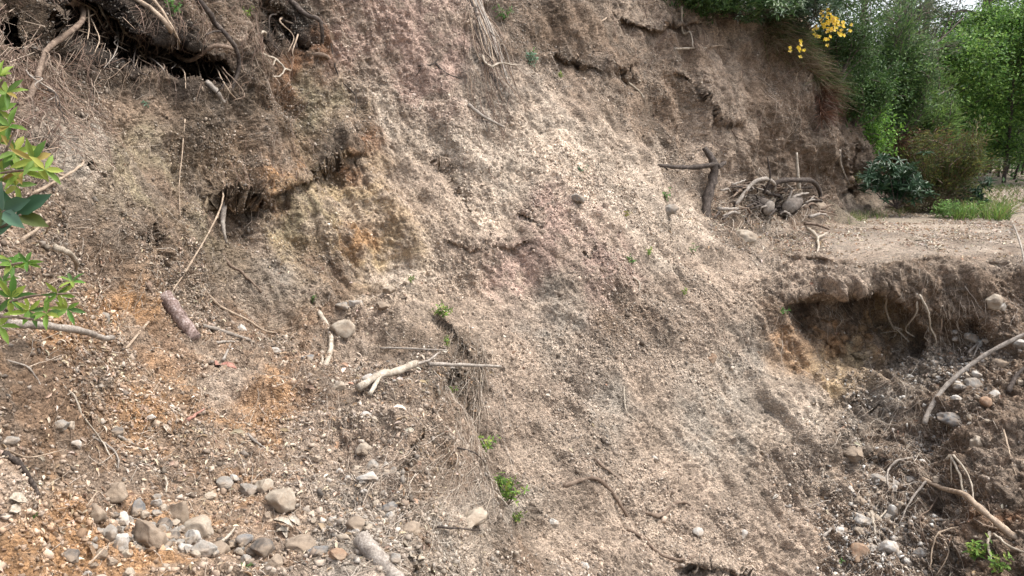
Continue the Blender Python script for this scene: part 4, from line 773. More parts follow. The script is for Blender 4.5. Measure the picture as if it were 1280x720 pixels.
ROCKS = [
 (430,413,16,'tan','smooth rounded pale stone next to the upright forked twig',(1,.8,.75)),
 (444,388,9,'white','lichen spotted stone just above the rounded pale stone',(1,.8,.7)),
 (428,392,8,'grey','dull grey stone touching the lichen spotted stone',(1,.8,.7)),
 (484,386,9,'tan','pinkish pale stone at the top of the shelf',(1,.7,.6)),
 (477,400,8,'brown','brown stone below the pinkish pale stone',(1,.8,.8)),
 (302,411,9,'white','white stone resting just above the straight grey stick',(1,.9,.8)),
 (131,398,7,'grey','grey stone left of the rotten log',(1,.8,.9)),
 (341,448,8,'white','thin white stone chip on the shelf slope',(1,.6,.4)),
 (383,452,10,'blue','flat bluish stone embedded in the shelf',(1,.7,.35)),
 (359,464,6,'tan','buff stone chip left of the sage coloured patch',(1,.6,.5)),
 (424,505,9,'tan','pale stone on the shelf left of the thick forked stick',(1,.8,.6)),
 (458,492,9,'white','bright angular stone behind the thick forked stick',(1,.8,.8)),
 (470,478,12,'grey','flat slab stone above the thick forked stick',(1,.5,.4)),
 (459,531,10,'white','white flat stone on the shelf below the thick forked stick',(1,.7,.5)),
 (186,523,8,'white','white shell-like stone on the orange patch',(1,.6,.4)),
 (152,535,12,'dark','dark angular stone left of the white shell-like stone',(1,.8,.6)),
 (74,532,11,'grey','grey stone on the slope above the blackened stick, left of a pair',(1,.8,.6)),
 (87,533,7,'tan','pale stone on the slope above the blackened stick, right of a pair',(1,.8,.7)),
 (16,548,11,'grey','grey slab stone at the left margin above the blackened stick',(1,.8,.5)),
 (98,553,7,'white','small chalky stone on its own above the orange earth patch',(1,.8,.8)),
 (148,612,17,'brown','broad muddy stone at the top of the rubble heap',(1,.8,.6)),
 (175,630,11,'blue','bluish grey stone near the top of the rubble heap',(.8,.8,1)),
 (162,638,11,'white','pale grey stone wedged left of the bluish grey one',(1,.8,.8)),
 (196,628,6,'white','small white pebble topping the rubble heap',(1,.9,.9)),
 (204,634,5,'tan','small buff pebble beside the white topping pebble',(1,.9,.9)),
 (120,641,15,'brown','rounded brown stone at the left of the rubble heap',(1,.8,.8)),
 (139,662,12,'grey','grey stone touching the left side of the veined white stone',(1,.8,.8)),
 (155,672,13,'white','veined white stone in the middle of the rubble heap',(1,.85,.9)),
 (186,671,27,'brown','largest tan brown stone in the middle of the rubble heap',(1,.7,.6)),
 (163,686,9,'tan','buff stone under the veined white stone',(1,.8,.7)),
 (206,652,10,'dark','dark stone above the largest tan brown stone',(1,.8,.8)),
 (224,640,17,'brown','dark brown upright clod at the top right of the rubble heap',(.8,.8,1.1)),
 (251,655,20,'tan','large pale tan stone at the right of the rubble heap',(1,.8,.75)),
 (242,671,15,'white','brightest white stone at the right of the rubble heap',(1,.7,.7)),
 (230,685,9,'white','small white stone under the brightest white one',(1,.7,.8)),
 (254,691,14,'grey','smooth greenish grey stone at the bottom right of the rubble heap',(1,.8,.8)),
 (272,683,14,'brown','brown stone behind the smooth greenish grey stone',(1,.8,.8)),
 (290,668,8,'brown','small brown stone between the rubble heap and the pale curved stick',(1,.8,.8)),
 (305,666,9,'blue','bluish stone at the right end of the rubble heap',(1,.8,.8)),
 (318,674,10,'dark','dark stone at the right end of the rubble heap',(1,.8,.7)),
 (94,690,12,'dark','dark slaty stone at the bottom left',(1,.8,.6)),
 (118,706,6,'white','white chip by the straws at the bottom left',(1,.7,.6)),
 (135,713,9,'tan','yellowish stone on the bottom edge',(1,.8,.8)),
 (165,710,8,'tan','rounded buff stone on the bottom edge',(1,.8,.9)),
 (205,660,7,'grey','little grey stone leaning on the largest tan brown stone',(1,.8,.8)),
 (262,610,9,'tan','flat buff stone above the rubble heap',(1,.8,.4)),
 (280,594,11,'grey','grey stone embedded above the rubble heap',(1,.8,.5)),
 (312,601,14,'grey','wide grey stone in the earth right of the rubble heap',(1,.7,.5)),
 (293,588,7,'white','whitish stone chip beside the wide grey stone',(1,.8,.5)),
 (333,600,13,'tan','upper one of two large stones on the shelf',(1,.8,.8)),
 (349,620,19,'tan','larger lower one of two large stones on the shelf',(1,.8,.8)),
 (334,632,8,'brown','brown stone tucked under the larger of two large stones',(1,.8,.8)),
 (376,667,18,'brown','oval brown stone beside the white bark flakes',(1,.7,.55)),
 (328,676,15,'dark','dark grey stone left of the oval brown stone',(1,.8,.7)),
 (342,690,12,'brown','muddy stone below the dark grey stone',(1,.8,.6)),
 (398,682,12,'blue','blue grey flat stone right of the oval brown stone',(1,.8,.4)),
 (421,692,10,'orange','orange tinted stone right of the blue grey flat stone',(1,.8,.7)),
 (446,656,15,'brown','wide brown stone on the shelf above the peeling log',(1,.7,.5)),
 (431,668,10,'tan','buff stone above the peeling log',(1,.8,.6)),
 (515,661,13,'brown','flat olive brown stone right of the peeling log',(1,.7,.5)),
 (461,595,12,'white','flat whitish stone in the middle of the shelf',(1,.7,.5)),
 (464,577,8,'grey','grey stone just above the flat whitish stone',(1,.8,.8)),
 (424,571,8,'white','pale stone left of a pair on the shelf above the flat whitish stone',(1,.7,.5)),
 (445,571,10,'tan','pale stone right of a pair on the shelf above the flat whitish stone',(1,.7,.5)),
 (472,617,7,'tan','rounded buff stone below the flat whitish stone',(1,.8,.7)),
 (490,626,9,'blue','blue grey stone with a white one below it on the shelf',(1,.8,.7)),
 (492,636,7,'white','white stone under the blue grey stone on the shelf',(1,.8,.7)),
 (414,633,7,'white','flat white chip on the shelf',(1,.7,.4)),
 (455,552,9,'tan','knobbly yellowish stone on the shelf',(1,.8,.9)),
 (575,655,20,'tan','pale rock embedded in the dropping side of the shelf',(1,.9,.5)),
 (489,706,8,'grey','grey stone beside the peeling log on the bottom edge',(1,.8,.8)),
 (692,654,6,'white','pale pebble on the bare lower slide',(1,.8,.7)),
 (825,568,5,'white','small white pebble on the middle slide',(1,.8,.7)),
 (729,710,6,'white','pale pebble near the bottom edge of the slide',(1,.8,.7)),
 (875,664,7,'white','whitish lump at the end of the hooked root',(1,.8,.8)),
 (927,670,6,'white','pale pebble on the lower right slide',(1,.8,.8)),
 (888,451,7,'orange','orange buff stone on the rib of the slide',(1,.8,.8)),
 (716,257,9,'grey','greenish grey stone on the pale band of the slide',(1,.8,.6)),
 (830,269,10,'grey','grey stone on the pale rib left of the debris pile',(1,.8,.7)),
 (1021,263,13,'brown','rounded earthy boulder at the right of the debris pile',(1,.9,.9)),
 (958,254,9,'tan','buff stone between the roots of the debris pile',(1,.8,.8)),
 (930,300,13,'tan','lump of pale earth on the slide below the debris pile',(1,.8,.7)),
 (1208,421,8,'grey','oval grey stone right of the hollow, left of a pair',(1,.7,.7)),
 (1222,428,9,'white','pale triangular stone right of the hollow, right of a pair',(1,.7,.8)),
 (1236,429,6,'white','small whitish stone right of the pale triangular stone',(1,.8,.7)),
 (1195,417,5,'white','little white chip at the right of the hollow',(1,.7,.5)),
 (1277,436,9,'white','white stone at the right edge under the long branch',(1,.8,.8)),
 (1238,375,9,'tan','knobbly pale stone in the earth face under the trail',(1,.8,.9)),
 (1251,383,5,'white','small white pebble in the earth face under the trail',(1,.8,.9)),
 (1250,456,8,'brown','brown stone in the dark soil under the long branch',(1,.8,.8)),
 (1217,493,11,'grey','upright pale grey stone right of the lower branch end',(.8,.8,1)),
 (1204,497,9,'white','flat white stone left of the upright pale grey stone',(1,.7,.4)),
 (1195,536,16,'blue','largest bluish grey stone at the foot of the long branch',(1,.7,.5)),
 (1222,478,6,'white','white pebble above the upright pale grey stone',(1,.8,.8)),
 (1246,512,7,'white','bright pebble by the right edge of the gully',(1,.8,.8)),
 (1240,523,9,'orange','reddish stone below the bright pebble',(1,.8,.8)),
 (1225,566,10,'tan','upright oval buff stone on the earth right of the gully',(.7,.7,1.1)),
 (1138,598,9,'blue','dark blue stone inside the hooked grey root',(1,.8,.8)),
 (1113,643,10,'white','white egg shaped stone in the gully bed',(.75,.75,1.1)),
 (1091,606,8,'grey','grey stone in the gully bed above the roots',(1,.8,.7)),
 (1066,658,12,'white','pale stone at the left of the gully bed, upper of two',(1,.8,.7)),
 (1066,668,8,'tan','buff stone at the left of the gully bed, lower of two',(1,.8,.7)),
 (1092,651,8,'tan','buff stone left of the white egg shaped stone',(1,.8,.6)),
 (1104,703,12,'white','square whitish stone at the bottom of the gully',(1,.9,.9)),
 (1063,702,13,'orange','orange brown stone at the bottom of the gully',(1,.8,.8)),
 (1155,703,10,'blue','rounded grey stone at the bottom of the gully right of the square one',(1,.9,.9)),
 (1085,696,7,'grey','grey stone between the orange and the square whitish stones',(1,.8,.7)),
 (1139,714,7,'white','small white stone on the bottom edge of the gully',(1,.8,.7)),
 (1036,672,7,'white','lone pale stone at the lower left margin of the gully',(1,.8,.7)),
 (1057,617,7,'white','angular white stone left of the gully bed',(1,.6,.7)),
 (1062,570,13,'brown','lump of brown earth at the head of the gully bed',(1,.8,.6)),
 (1190,575,8,'tan','buff stone above the straight white root',(1,.8,.7)),
]
for r in ROCKS: rock(r[0], r[1], r[2], r[3], r[4], r[5] if len(r) > 5 else (1, .8, .7))
# smaller cobbles that nothing tells apart
for (n, cx, cy, rx, ry, s0, s1, kinds, lab, grp) in [
    (84, 205, 668, 90, 32, 3.5, 8, ('brown','grey','tan','dark','grey'), 'small cobble packed among the stones of the rubble heap at lower left', 'small cobbles of the rubble heap'),
    (40, 1110, 640, 55, 65, 3, 6.5, ('grey','white','dark','tan','brown'), 'small cobble lying in the bed of the gully', 'small cobbles of the gully bed'),
    (34, 1200, 480, 55, 50, 3, 5.5, ('grey','white','dark','tan'), 'small cobble lying below the hollow and beside the long branch', 'small cobbles beside the long branch'),
    (44, 440, 600, 60, 80, 2.5, 5.5, ('tan','white','grey','brown'), 'small cobble lying on the shelf rim', 'small cobbles of the shelf rim')]:
    for _ in range(n):
        rock(cx + rng.normal() * rx * .6, min(cy + rng.normal() * ry * .6, 722), rng.uniform(s0, s1), kinds[rng.integers(len(kinds))], lab, (1, rng.uniform(.6, .95), rng.uniform(.5, .9)), .36, grp, 'cobble', None, 'cobble')

# white bark flakes and a dead leaf
def flakes(items, label, name, m='pale'):
    root = thing(name, surf(items[0][0], items[0][1])[0], label, name.replace('_', ' '))
    for (u, v, L, Wd, ang) in items:
        p, n = surf(u, v, .02); t0 = depth(u, v); a = math.radians(ang); q, _ = surf(u + math.cos(a) * 8, v + math.sin(a) * 8, .02)
        d = (q - p)[None]; (vv, ff), k = leafset(p[None], d, n[None] + .2 * rdir(1), L * t0 / F, Wd * t0 / F, bend=1.2)
        v2 = vv - n * .004
        part('flake', np.vstack([vv, v2]), [ff[0], ff[1], ff[0][:, ::-1] + 8, ff[1][:, ::-1] + 8], WOOD[m], root)
flakes([(500,683,32,14,10),(522,700,34,10,-55),(505,704,22,12,-30),(512,710,26,13,5),(535,716,24,16,-20),(528,690,20,9,170)], 'pile of white flaked bark right of the peeling log', 'bark_flakes')
flakes([(340,640,38,13,20),(345,652,26,10,-15),(352,645,22,8,60),(360,636,24,9,25)], 'white flaked bark above the oval brown stone', 'bark_flakes')
flakes([(266,466,26,12,-30),(274,462,20,10,15)], 'curled reddish dead leaf below the straight grey stick', 'dead_leaf', 'red')
flakes([(0,632,26,20,10),(4,646,18,14,-20)], 'white torn bark scrap at the left margin', 'bark_scrap')
flakes([(412,40,16,8,60)], 'tan chip of wood on the pale slope near the dark snaking root', 'wood_chip', 'tan')

# ------------------------------------------------------------------ small plants on the slope
def whorl(c, axis, n, L, Wd, droop=.5, spread=1.):
    axis = axis / np.linalg.norm(axis); a = np.cross(axis, [0.3, .2, 1]); a /= np.linalg.norm(a); b = np.cross(axis, a)
    th = np.arange(n) * 2 * math.pi / n + rng.random() * 6 + rng.normal(size=n) * .25
    d = (np.cos(th)[:, None] * a + np.sin(th)[:, None] * b) * spread + axis * (rng.uniform(.1, .8, n) - droop * .3)[:, None]
    return np.repeat(c[None], n, 0), d, np.repeat(axis[None], n, 0) + .25 * rdir(n), L * rng.uniform(.75, 1.2, n), Wd * rng.uniform(.8, 1.15, n)
def sprig(u, v, hpx, label, pal=((.16,.30,.05),(.22,.36,.07),(.10,.22,.04)), nst=5, nlf=5, Lpx=7, m=None, name='seedling', width=1., rel=.38):
    p, n = surf(u, v); t0 = depth(u, v); H = hpx * t0 / F; L = Lpx * t0 / F
    root = thing(name, p, label, 'small plant'); stems, acc = [], []
    for k in range(nst):
        e = p + np.array([rng.normal() * .35 * H * width, -.15 * H, H * rng.uniform(.5, 1)]) + n * .25 * H
        c = catmull([p - n * .005, (p + e) / 2 + n * .08 * H + rng.normal(size=3) * H * .06, e], 4); stems.append(tube(c, np.linspace(.022, .01, len(c)) * H, 4, 0, False))
        for s in (len(c) // 3, len(c) // 2, 3 * len(c) // 4, len(c) - 1):
            acc.append(whorl(c[s] + rdir(1)[0] * H * .12, c[min(s + 1, len(c) - 1)] - c[s - 1] + rdir(1)[0] * .02, rng.integers(2, nlf), L * rng.uniform(.5, 1.1), L * rel * rng.uniform(.7, 1.2), .3))
    vv, ff = merge(stems); part('stem', vv, ff, WOOD['brown'], root)
    cat_ = [np.concatenate([a[i] for a in acc]) for i in range(5)]; (vv, ff), k = leafset(*cat_)
    part('leaves', vv, ff, m or M_LEAF, root, tints(pal, len(cat_[0]), k))
    return root
YG = ((.20,.32,.06),(.15,.27,.05),(.28,.34,.08),(.10,.18,.04)); GG = ((.08,.19,.05),(.12,.25,.06)); BL = ((.14,.24,.16),(.20,.30,.20))
SPR = [(545,412,18,'small green plant growing above the thin grey stick on the shelf rim',YG),(560,432,14,'yellowing plant at the end of the thin grey stick',YG),
 (575,486,11,'tiny yellow green plant below the projecting stick',YG),(612,562,24,'bright green plant halfway down the shelf side, highest of the trailing ones',YG),(628,606,22,'bright green trailing plant on the shelf side, middle one',YG),(634,632,26,'tall bright green plant on the shelf side, lower one',YG),(641,656,16,'small bright green plant at the lowest end of the trailing ones',YG),
 (390,378,10,'tiny plant at the top of the shelf above the upright twig',GG),(512,384,8,'tiny plant above the shelf by the pinkish stone',YG),(792,330,13,'green seedling in the crease of the slide',GG),
 (812,320,12,'yellow green seedling right of the crease of the slide',YG),(778,276,9,'olive moss-like tuft on the pale band',((.26,.27,.06),(.32,.30,.08))),(868,314,12,'green seedling on the pale rib below the stump',GG),
 (832,250,14,'green weeds growing beside the stump',GG),(723,222,9,'bluish seedling high on the pale band',BL),(665,80,18,'sage green plant beside the root bundle',BL),(668,68,12,'dark green tuft above the sage green plant',GG),
 (855,368,8,'pale seedling on the grey part of the slide',YG),(1225,706,30,'sprig of bright green leaves at the lower right, left one',YG),(1254,722,26,'sprig of bright green leaves at the lower right, right one',YG),
 (1042,712,14,'clover-like plant at the left of the orange stone in the gully',GG),(46,646,10,'little green weed by the blackened stick',GG),(191,132,10,'bluish green leaflet plant under the overhang',BL),(213,20,20,'mossy green tuft at the top of the overhang',GG),
 (305,24,14,'yellow green moss tuft on the tan patch at the top',YG),(978,395,10,'small green weed at the left rim of the hollow',GG),(1068,232,18,'grassy weed on the bank above the trail',((.16,.2,.08),(.24,.26,.1))),
 (700,100,8,'tiny bright seedling on the upper slide',YG),(630,20,16,'small green sprout at the upper middle edge',GG),(308,682+26,10,'little green weed right of the rubble heap',GG),(226,86,8,'green leaflet under the level root',BL)]
for (u, v, hh, lab, pal) in SPR: sprig(u, v, hh, lab, pal, 4 if hh < 16 else 7, 4 if hh < 16 else 5, max(3.6, hh * .32))

# ------------------------------------------------------------------ foreground sprays at the left edge
def spray(name, label, t, stems, whorls, pal, m, Lpx, rel, woodk='brown', cat='leafy branch'):
    root = thing(name, at(stems[0][0][0], stems[0][0][1], t), label, cat); ts = []
    for s in stems:
        c = catmull([at(q[0], q[1], t + (q[2] if len(q) > 2 else 0)) for q in s], 5); ts.append(tube(c, np.linspace(.0045, .0022, len(c)), 7, .1))
    vv, ff = merge(ts); part('stem', vv, ff, WOOD[woodk], root, None, True); acc = []
    for (u, v, n, lpx, dz) in whorls:
        ax = np.array([rng.normal() * .4 + .5, -.7, .5 + rng.normal() * .3]); acc.append(whorl(at(u, v, t + dz), ax, n, lpx * t / F, lpx * t / F * rel, .4))
    cat_ = [np.concatenate([a[i] for a in acc]) for i in range(5)]; (vv, ff), k = leafset(*cat_)
    part('leaves', vv, ff, m, root, tints(pal, len(cat_[0]), k, .15))
spray('azalea_branch', 'sunlit yellow green leafy branch at the upper left edge', 1.9, [[(-40,150),(-10,120),(6,98)],[(-30,220),(0,200),(18,165)],[(-30,225),(10,215),(48,212)]],
      [(0,96,8,24,0),(8,116,7,24,.02),(-2,138,7,26,.04),(12,158,8,26,.0),(0,178,7,26,.05),(18,190,8,28,.02),(42,200,7,28,0),(30,214,7,30,.03),(4,212,7,30,.02),(56,212,5,26,0),(20,232,6,24,.04)],
      ((.22,.31,.055),(.32,.36,.07),(.15,.26,.05),(.38,.29,.08),(.10,.19,.04)), M_LEAF, 34, .34)
spray('rhododendron_branch', 'broad blue green leaves at the left edge below the yellow green branch', 1.8, [[(-60,300),(-20,280),(8,262)],[(-40,300),(0,285),(26,268)]],
      [(4,264,5,46,0),(20,268,5,48,.03)], ((.045,.10,.05),(.075,.14,.085),(.08,.11,.03)), M_GLOSSY, 55, .42)
spray('azalea_branch', 'low bright green leafy branch above the bare grey branch at the left edge', 1.9, [[(-40,400),(10,396),(60,402)],[(-20,340),(10,332),(28,328)],[(-30,395),(30,372),(96,366)]],
      [(14,330,8,22,0),(34,328,7,20,.02),(4,352,6,20,.03),(14,372,8,26,0),(36,388,7,24,.02),(72,366,7,20,.0),(90,352,6,16,.02),(84,386,7,20,.03),(58,392,7,22,0),(0,408,6,28,0)],
      ((.17,.29,.05),(.25,.33,.06),(.11,.23,.045),(.08,.16,.04)), M_LEAF, 30, .32)

# ------------------------------------------------------------------ grass, shrubs and trees
def grass(name, base_pts, n, H, label, pal, cat='grass', kind=None, lean=(0, 0, 0), wd=.006, droop=.5, m=None):
    k = rng.integers(0, len(base_pts), n); p = base_pts[k]; d = rng.normal(size=(n, 3)) * .35 + np.array(lean) + np.array([0, 0, 1.]); d /= np.linalg.norm(d, axis=1, keepdims=True)
    h = H * rng.uniform(.5, 1.2, n)[:, None]; side = np.cross(d, rdir(n)); side /= np.linalg.norm(side, axis=1, keepdims=True)
    out = d.copy(); out[:, 2] = 0; out += .3 * rdir(n); s = np.array([0, .35, .7, 1.])
    V_ = []
    for i, q in enumerate(s):
        c = p + d * h * q + out * h * droop * q * q - np.array([0, 0, 1.]) * h * droop * .8 * q ** 2.5
        w_ = wd * (1 - .92 * q ** 1.5); V_ += [c - side * w_, c + side * w_]
    vv = np.stack(V_, 1).reshape(-1, 3); b = (np.arange(n) * 8)[:, None, None]
    ff = (np.array([(0,1,3,2),(2,3,5,4),(4,5,7,6)])[None] + b).reshape(-1, 4)
    o = build(name, vv, ff, m or M_LEAF, None, tints(pal, n, 8)); recenter(o, base_pts.mean(0)); return tag(o, label, cat, None, kind)
def on_plane(u, v, z=0.): 
    w_ = wplane(np.asarray(v, float), z); return at(u, v, 1 / w_)
def bank(u, v, lift=0.):
    return surf(u, v, lift)[0]
def blob_pts(c, r, n): return c + rng.normal(size=(n, 3)) * np.array(r) * .5
# dry hanging grass on the bank edge
pp = bank(rng.uniform(955, 1040, 400), 0 * np.arange(400.) + 0)
uu = rng.uniform(948, 1040, 600); vv_ = np.interp(uu, [948, 985, 1020, 1040], [38, 66, 92, 125]) + rng.normal(size=600) * 8
grass('hanging_grass', bank(uu, vv_, .10), 1700, .42, 'dry straw coloured grass hanging over the right bank edge under the flowers', [(.21,.17,.11),(.15,.115,.075),(.10,.115,.045),(.27,.22,.15),(.13,.08,.05)], 'grass', 'stuff', (.05, -.5, -.9), .006, .5)
uu = rng.uniform(950, 1035, 500); vv_ = np.interp(uu, [950, 985, 1035], [28, 52, 110]) + rng.normal(size=500) * 8
grass('green_grass', bank(uu, vv_, .12), 1500, .32, 'dark green grass blades along the bank edge below the flowers', [(.05,.09,.025),(.09,.13,.04),(.03,.05,.02)], 'grass', 'stuff', (.1, -.6, -.3), .007, .7)
uu = rng.uniform(1018, 1034, 200); vv_ = rng.uniform(112, 150, 200)
grass('rusty_grass', bank(uu, vv_, .08), 500, .35, 'rusty brown dead fronds at the lower end of the hanging grass', [(.11,.055,.035),(.08,.045,.03)], 'grass', 'stuff', (0, -.4, -1.), .007, .4)
uu = rng.uniform(1192, 1262, 300); vv_ = rng.uniform(262, 276, 300)
grass('grass_clump', on_plane(uu, vv_), 900, .46, 'bright green grass clump on the trail edge by the shrubs', [(.12,.22,.04),(.18,.29,.06),(.07,.13,.03),(.24,.24,.10)], 'grass', 'stuff', (0, 0, 0), .008, .4)
uu = rng.uniform(1150, 1400, 1500); vv_ = 232 + 26 * rng.random(1500) ** 1.5
grass('trail_grass', on_plane(uu, vv_), 5000, .14, 'short green grass along the middle of the trail', [(.13,.18,.06),(.18,.22,.09),(.25,.22,.13)], 'grass', 'stuff', (0, 0, 0), .01, .4)
uu = rng.uniform(1060, 1190, 500); vv_ = np.interp(uu, FOOT[:, 0], FOOT[:, 1]) + rng.normal(size=500) * 4
grass('foot_weeds', on_plane(uu, np.maximum(vv_, 236)), 900, .28, 'sparse weeds and dry blades at the foot of the right bank', [(.14,.2,.06),(.3,.26,.16)], 'grass', 'stuff')

def shrub(name, label, base_p, H, R, kind, pal, nst=14, leaves=4000, L=.06, rel=.4, woodk='bark', m=None, cat='shrub', top=None, group=None, lean=(0,0,0)):
    """kind: 'round' loose leaves at twig ends, 'feather' fine upright sprays, 'whorl' rosettes of long leaves"""
    root = thing(name, base_p, label, cat, group); ts = []; tips = []
    for k in range(nst):
        a = rng.random() * 6.28; q = rng.random() ** .5; e = base_p + np.array([math.cos(a) * R * q, math.sin(a) * R * q * .8, H * rng.uniform(.45, 1) * (1 - .3 * q * q)]) + np.array(lean) * H
        mid = base_p * .45 + e * .55 + np.array([0, 0, -.06 * H]) + rng.normal(size=3) * .05 * H
        c = catmull([base_p + rng.normal(size=3) * .04 * R, mid, e], 4); ts.append(tube(c, np.linspace(.018, .004, len(c)) * H * .55, 5, .1, False))
        tips.append((c, e))
        for _ in range(5):
            i = rng.integers(len(c) // 2, len(c)); d = rdir(1)[0]; d[2] = abs(d[2]) * .8; e2 = c[i] + d * R * rng.uniform(.2, .5); c2 = np.array([c[i], (c[i] + e2) / 2 + [0, 0, .03], e2])
            ts.append(tube(c2, [.006 * H, .004 * H, .002 * H], 4, 0, False)); tips.append((c2, e2))
    vv, ff = merge(ts); part('stem', vv, ff, WOOD[woodk], root, None, True)
    if kind == 'whorl':
        acc = []
        for _ in range(leaves // 8):
            c, e = tips[rng.integers(len(tips))]; acc.append(whorl(e + rdir(1)[0] * R * .12, np.array([rng.normal() * .5, -.5 + rng.normal() * .4, .8]), 8, L, L * rel, .6))
        cat_ = [np.concatenate([a[i] for a in acc]) for i in range(5)]; (vv, ff), kk = leafset(*cat_)
        n = len(cat_[0])
    else:
        ti = rng.integers(0, len(tips), leaves); ends = np.array([e for _, e in tips])[ti]; st_ = np.array([c[0] * .3 + c[len(c)//2] * .7 for c, _ in tips])[ti]
        f = rng.random((leaves, 1)) ** .6; sp = R * (.16 if kind == 'round' else .10)
        pos = st_ * (1 - f) + ends * f + rng.normal(size=(leaves, 3)) * sp
        ang = ends - st_; ang /= np.linalg.norm(ang, axis=1, keepdims=True) + 1e-9
        d = rdir(leaves) * (1. if kind == 'round' else .45) + ang * (.3 if kind == 'round' else 1.0); up = rdir(leaves) * .7 + np.array([0, -.2, 1.])
        (vv, ff), kk = leafset(pos, d, up, L * rng.uniform(.6, 1.3, leaves), L * rel * rng.uniform(.7, 1.2, leaves), 'full' if L > .055 and leaves < 9000 else 'simple'); n = leaves
    # light and dark clumps come from the kind of shoot: young or old
    tn = tints(pal, n, kk, .25)
    part('foliage', vv, ff, m or M_LEAF, root, tn)
    return root
DK = ((.035,.075,.022),(.055,.11,.03),(.08,.14,.04)); MID = ((.06,.13,.03),(.09,.18,.04),(.05,.10,.03)); BR = ((.11,.22,.045),(.16,.29,.055),(.21,.33,.08),(.08,.17,.04),(.05,.10,.03))
HE = ((.06,.12,.04),(.09,.16,.05),(.12,.17,.07),(.04,.07,.03),(.13,.22,.06))
def bp(u, v, t, z=None): return at(u, v, t)
# vegetation mat on the bank top
shrub('overhanging_shrub', 'dark evergreen shrub overhanging the bank top left of the flowers', bank(915, 22, .2), .7, 1.0, 'whorl', DK, 18, 3000, .13, .26, 'dark', M_GLOSSY, lean=(0, -.4, -.45))
shrub('overhanging_shrub', 'evergreen shrub with narrow pale backed leaves just left of the flowers', bank(985, 52, .25), .95, .8, 'whorl', ((.07,.12,.06),(.045,.085,.04),(.11,.17,.10)), 18, 1800, .15, .2, 'dark', M_GLOSSY, lean=(0, -.3, 0))
shrub('shadowy_shrub', 'dark shrub at the top of the bank behind the upper right earth', bank(866, 8, .08), .5, .9, 'round', DK, 14, 6000, .07, .4, 'dark', None, lean=(0, -.3, -.3))
az = shrub('azalea_shrub', 'green azalea shrub carrying clusters of yellow flowers', bank(1040, 108, .15), 1.7, .8, 'round', ((.05,.10,.03),(.09,.15,.05),(.035,.065,.02)), 20, 8000, .075, .35, 'bark')
def flowers(root, spots):
    for (u, v, n) in spots:
        c = at(u, v, 14.6 if u > 1015 else 13.9)
        for _ in range(n):
            q = c + rdir(1)[0] * np.array([.14, .08, .12]); (vv, ff), k = leafset(*whorl(q, np.array([rng.normal() * .4, -1, .3]), 6, .042, .032, .2))
            part('flower', vv, ff, M_LEAF, root, tints([(.85,.60,.05),(.95,.75,.12),(.90,.68,.22)], 6, k, .1))
flowers(az, [(1031,20,12),(1040,30,16),(1050,30,10),(1026,38,10),(1034,32,8),(1056,36,7),(1041,48,5),(1029,2,3),(994,58,4),(1001,67,5),(1027,56,2)])

tree_heads = []
shrub('heather_shrub', 'tall feathery dark green shrub right of the yellow flowers', bp(1090, 200, 18.5), 3.6, 1.3, 'feather', HE, 34, 22000, .13, .24, 'bark')
shrub('heather_shrub', 'tall grey green wispy shrub with bare twigs in the upper middle of the thicket', bp(1118, 190, 20.5), 4.4, 1.15, 'feather', ((.10,.14,.08),(.13,.17,.10),(.06,.09,.045),(.16,.14,.10)), 34, 13000, .13, .2, 'bark')
shrub('heather_shrub', 'feathery olive green shrub in front of the bright green trees', bp(1142, 236, 20), 2.6, 1.05, 'feather', ((.08,.15,.04),(.13,.22,.055),(.08,.10,.04),(.17,.27,.07)), 34, 20000, .12, .24, 'bark')
shrub('leafy_shrub', 'yellow green broad leaved shrub low at the bank edge right of the hanging grass', bp(1076, 215, 17), 1.9, .7, 'round', ((.12,.26,.04),(.20,.36,.06),(.08,.16,.04)), 16, 5000, .085, .45)
shrub('leafy_shrub', 'dark broad leaved shrub under the yellow flowers', bp(1062, 165, 16.2), 1.6, .75, 'round', DK, 18, 8000, .08, .4)
shrub('brown_shrub', 'reddish brown dead shrub above the big leaved rhododendron', bp(1137, 240, 18), 1.35, .9, 'feather', ((.13,.065,.04),(.09,.045,.028),(.17,.10,.06),(.06,.06,.03)), 22, 7000, .10, .22, 'brown')
shrub('heather_shrub', 'rounded olive and rusty shrub at the right end of the thicket', bp(1170, 268, 17.2), 1.9, 1.05, 'feather', ((.08,.11,.035),(.11,.07,.035),(.06,.085,.03),(.17,.18,.05)), 28, 12000, .10, .22, 'brown')
shrub('rhododendron', 'rhododendron with long glossy leaves at the foot of the bank', bp(1122, 258, 15.8), 1.05, .62, 'whorl', ((.025,.06,.025),(.04,.085,.04),(.06,.11,.06)), 16, 1300, .17, .26, 'dark', M_GLOSSY)
shrub('rhododendron', 'small glossy leaved rhododendron beside the grass clump', bp(1208, 266, 17.4), .75, .45, 'whorl', ((.025,.065,.03),(.045,.09,.05)), 10, 500, .15, .28, 'dark', M_GLOSSY)
shrub('low_shrub', 'low pale green weeds between the grass clump and the shrubs', bp(1192, 276, 15.8), .45, .4, 'round', ((.14,.26,.07),(.20,.32,.10)), 8, 700, .07, .4)
shrub('low_shrub', 'brown twiggy undergrowth at the foot of the thicket', bp(1150, 270, 16.8), .5, .9, 'feather', ((.16,.11,.07),(.10,.08,.05),(.09,.11,.04)), 14, 4200, .06, .25, 'brown')
shrub('low_shrub', 'dark undergrowth between the bank and the rhododendron', bp(1092, 258, 17.6), 1.3, .7, 'feather', ((.07,.08,.03),(.12,.09,.05)), 14, 5200, .07, .2, 'brown')

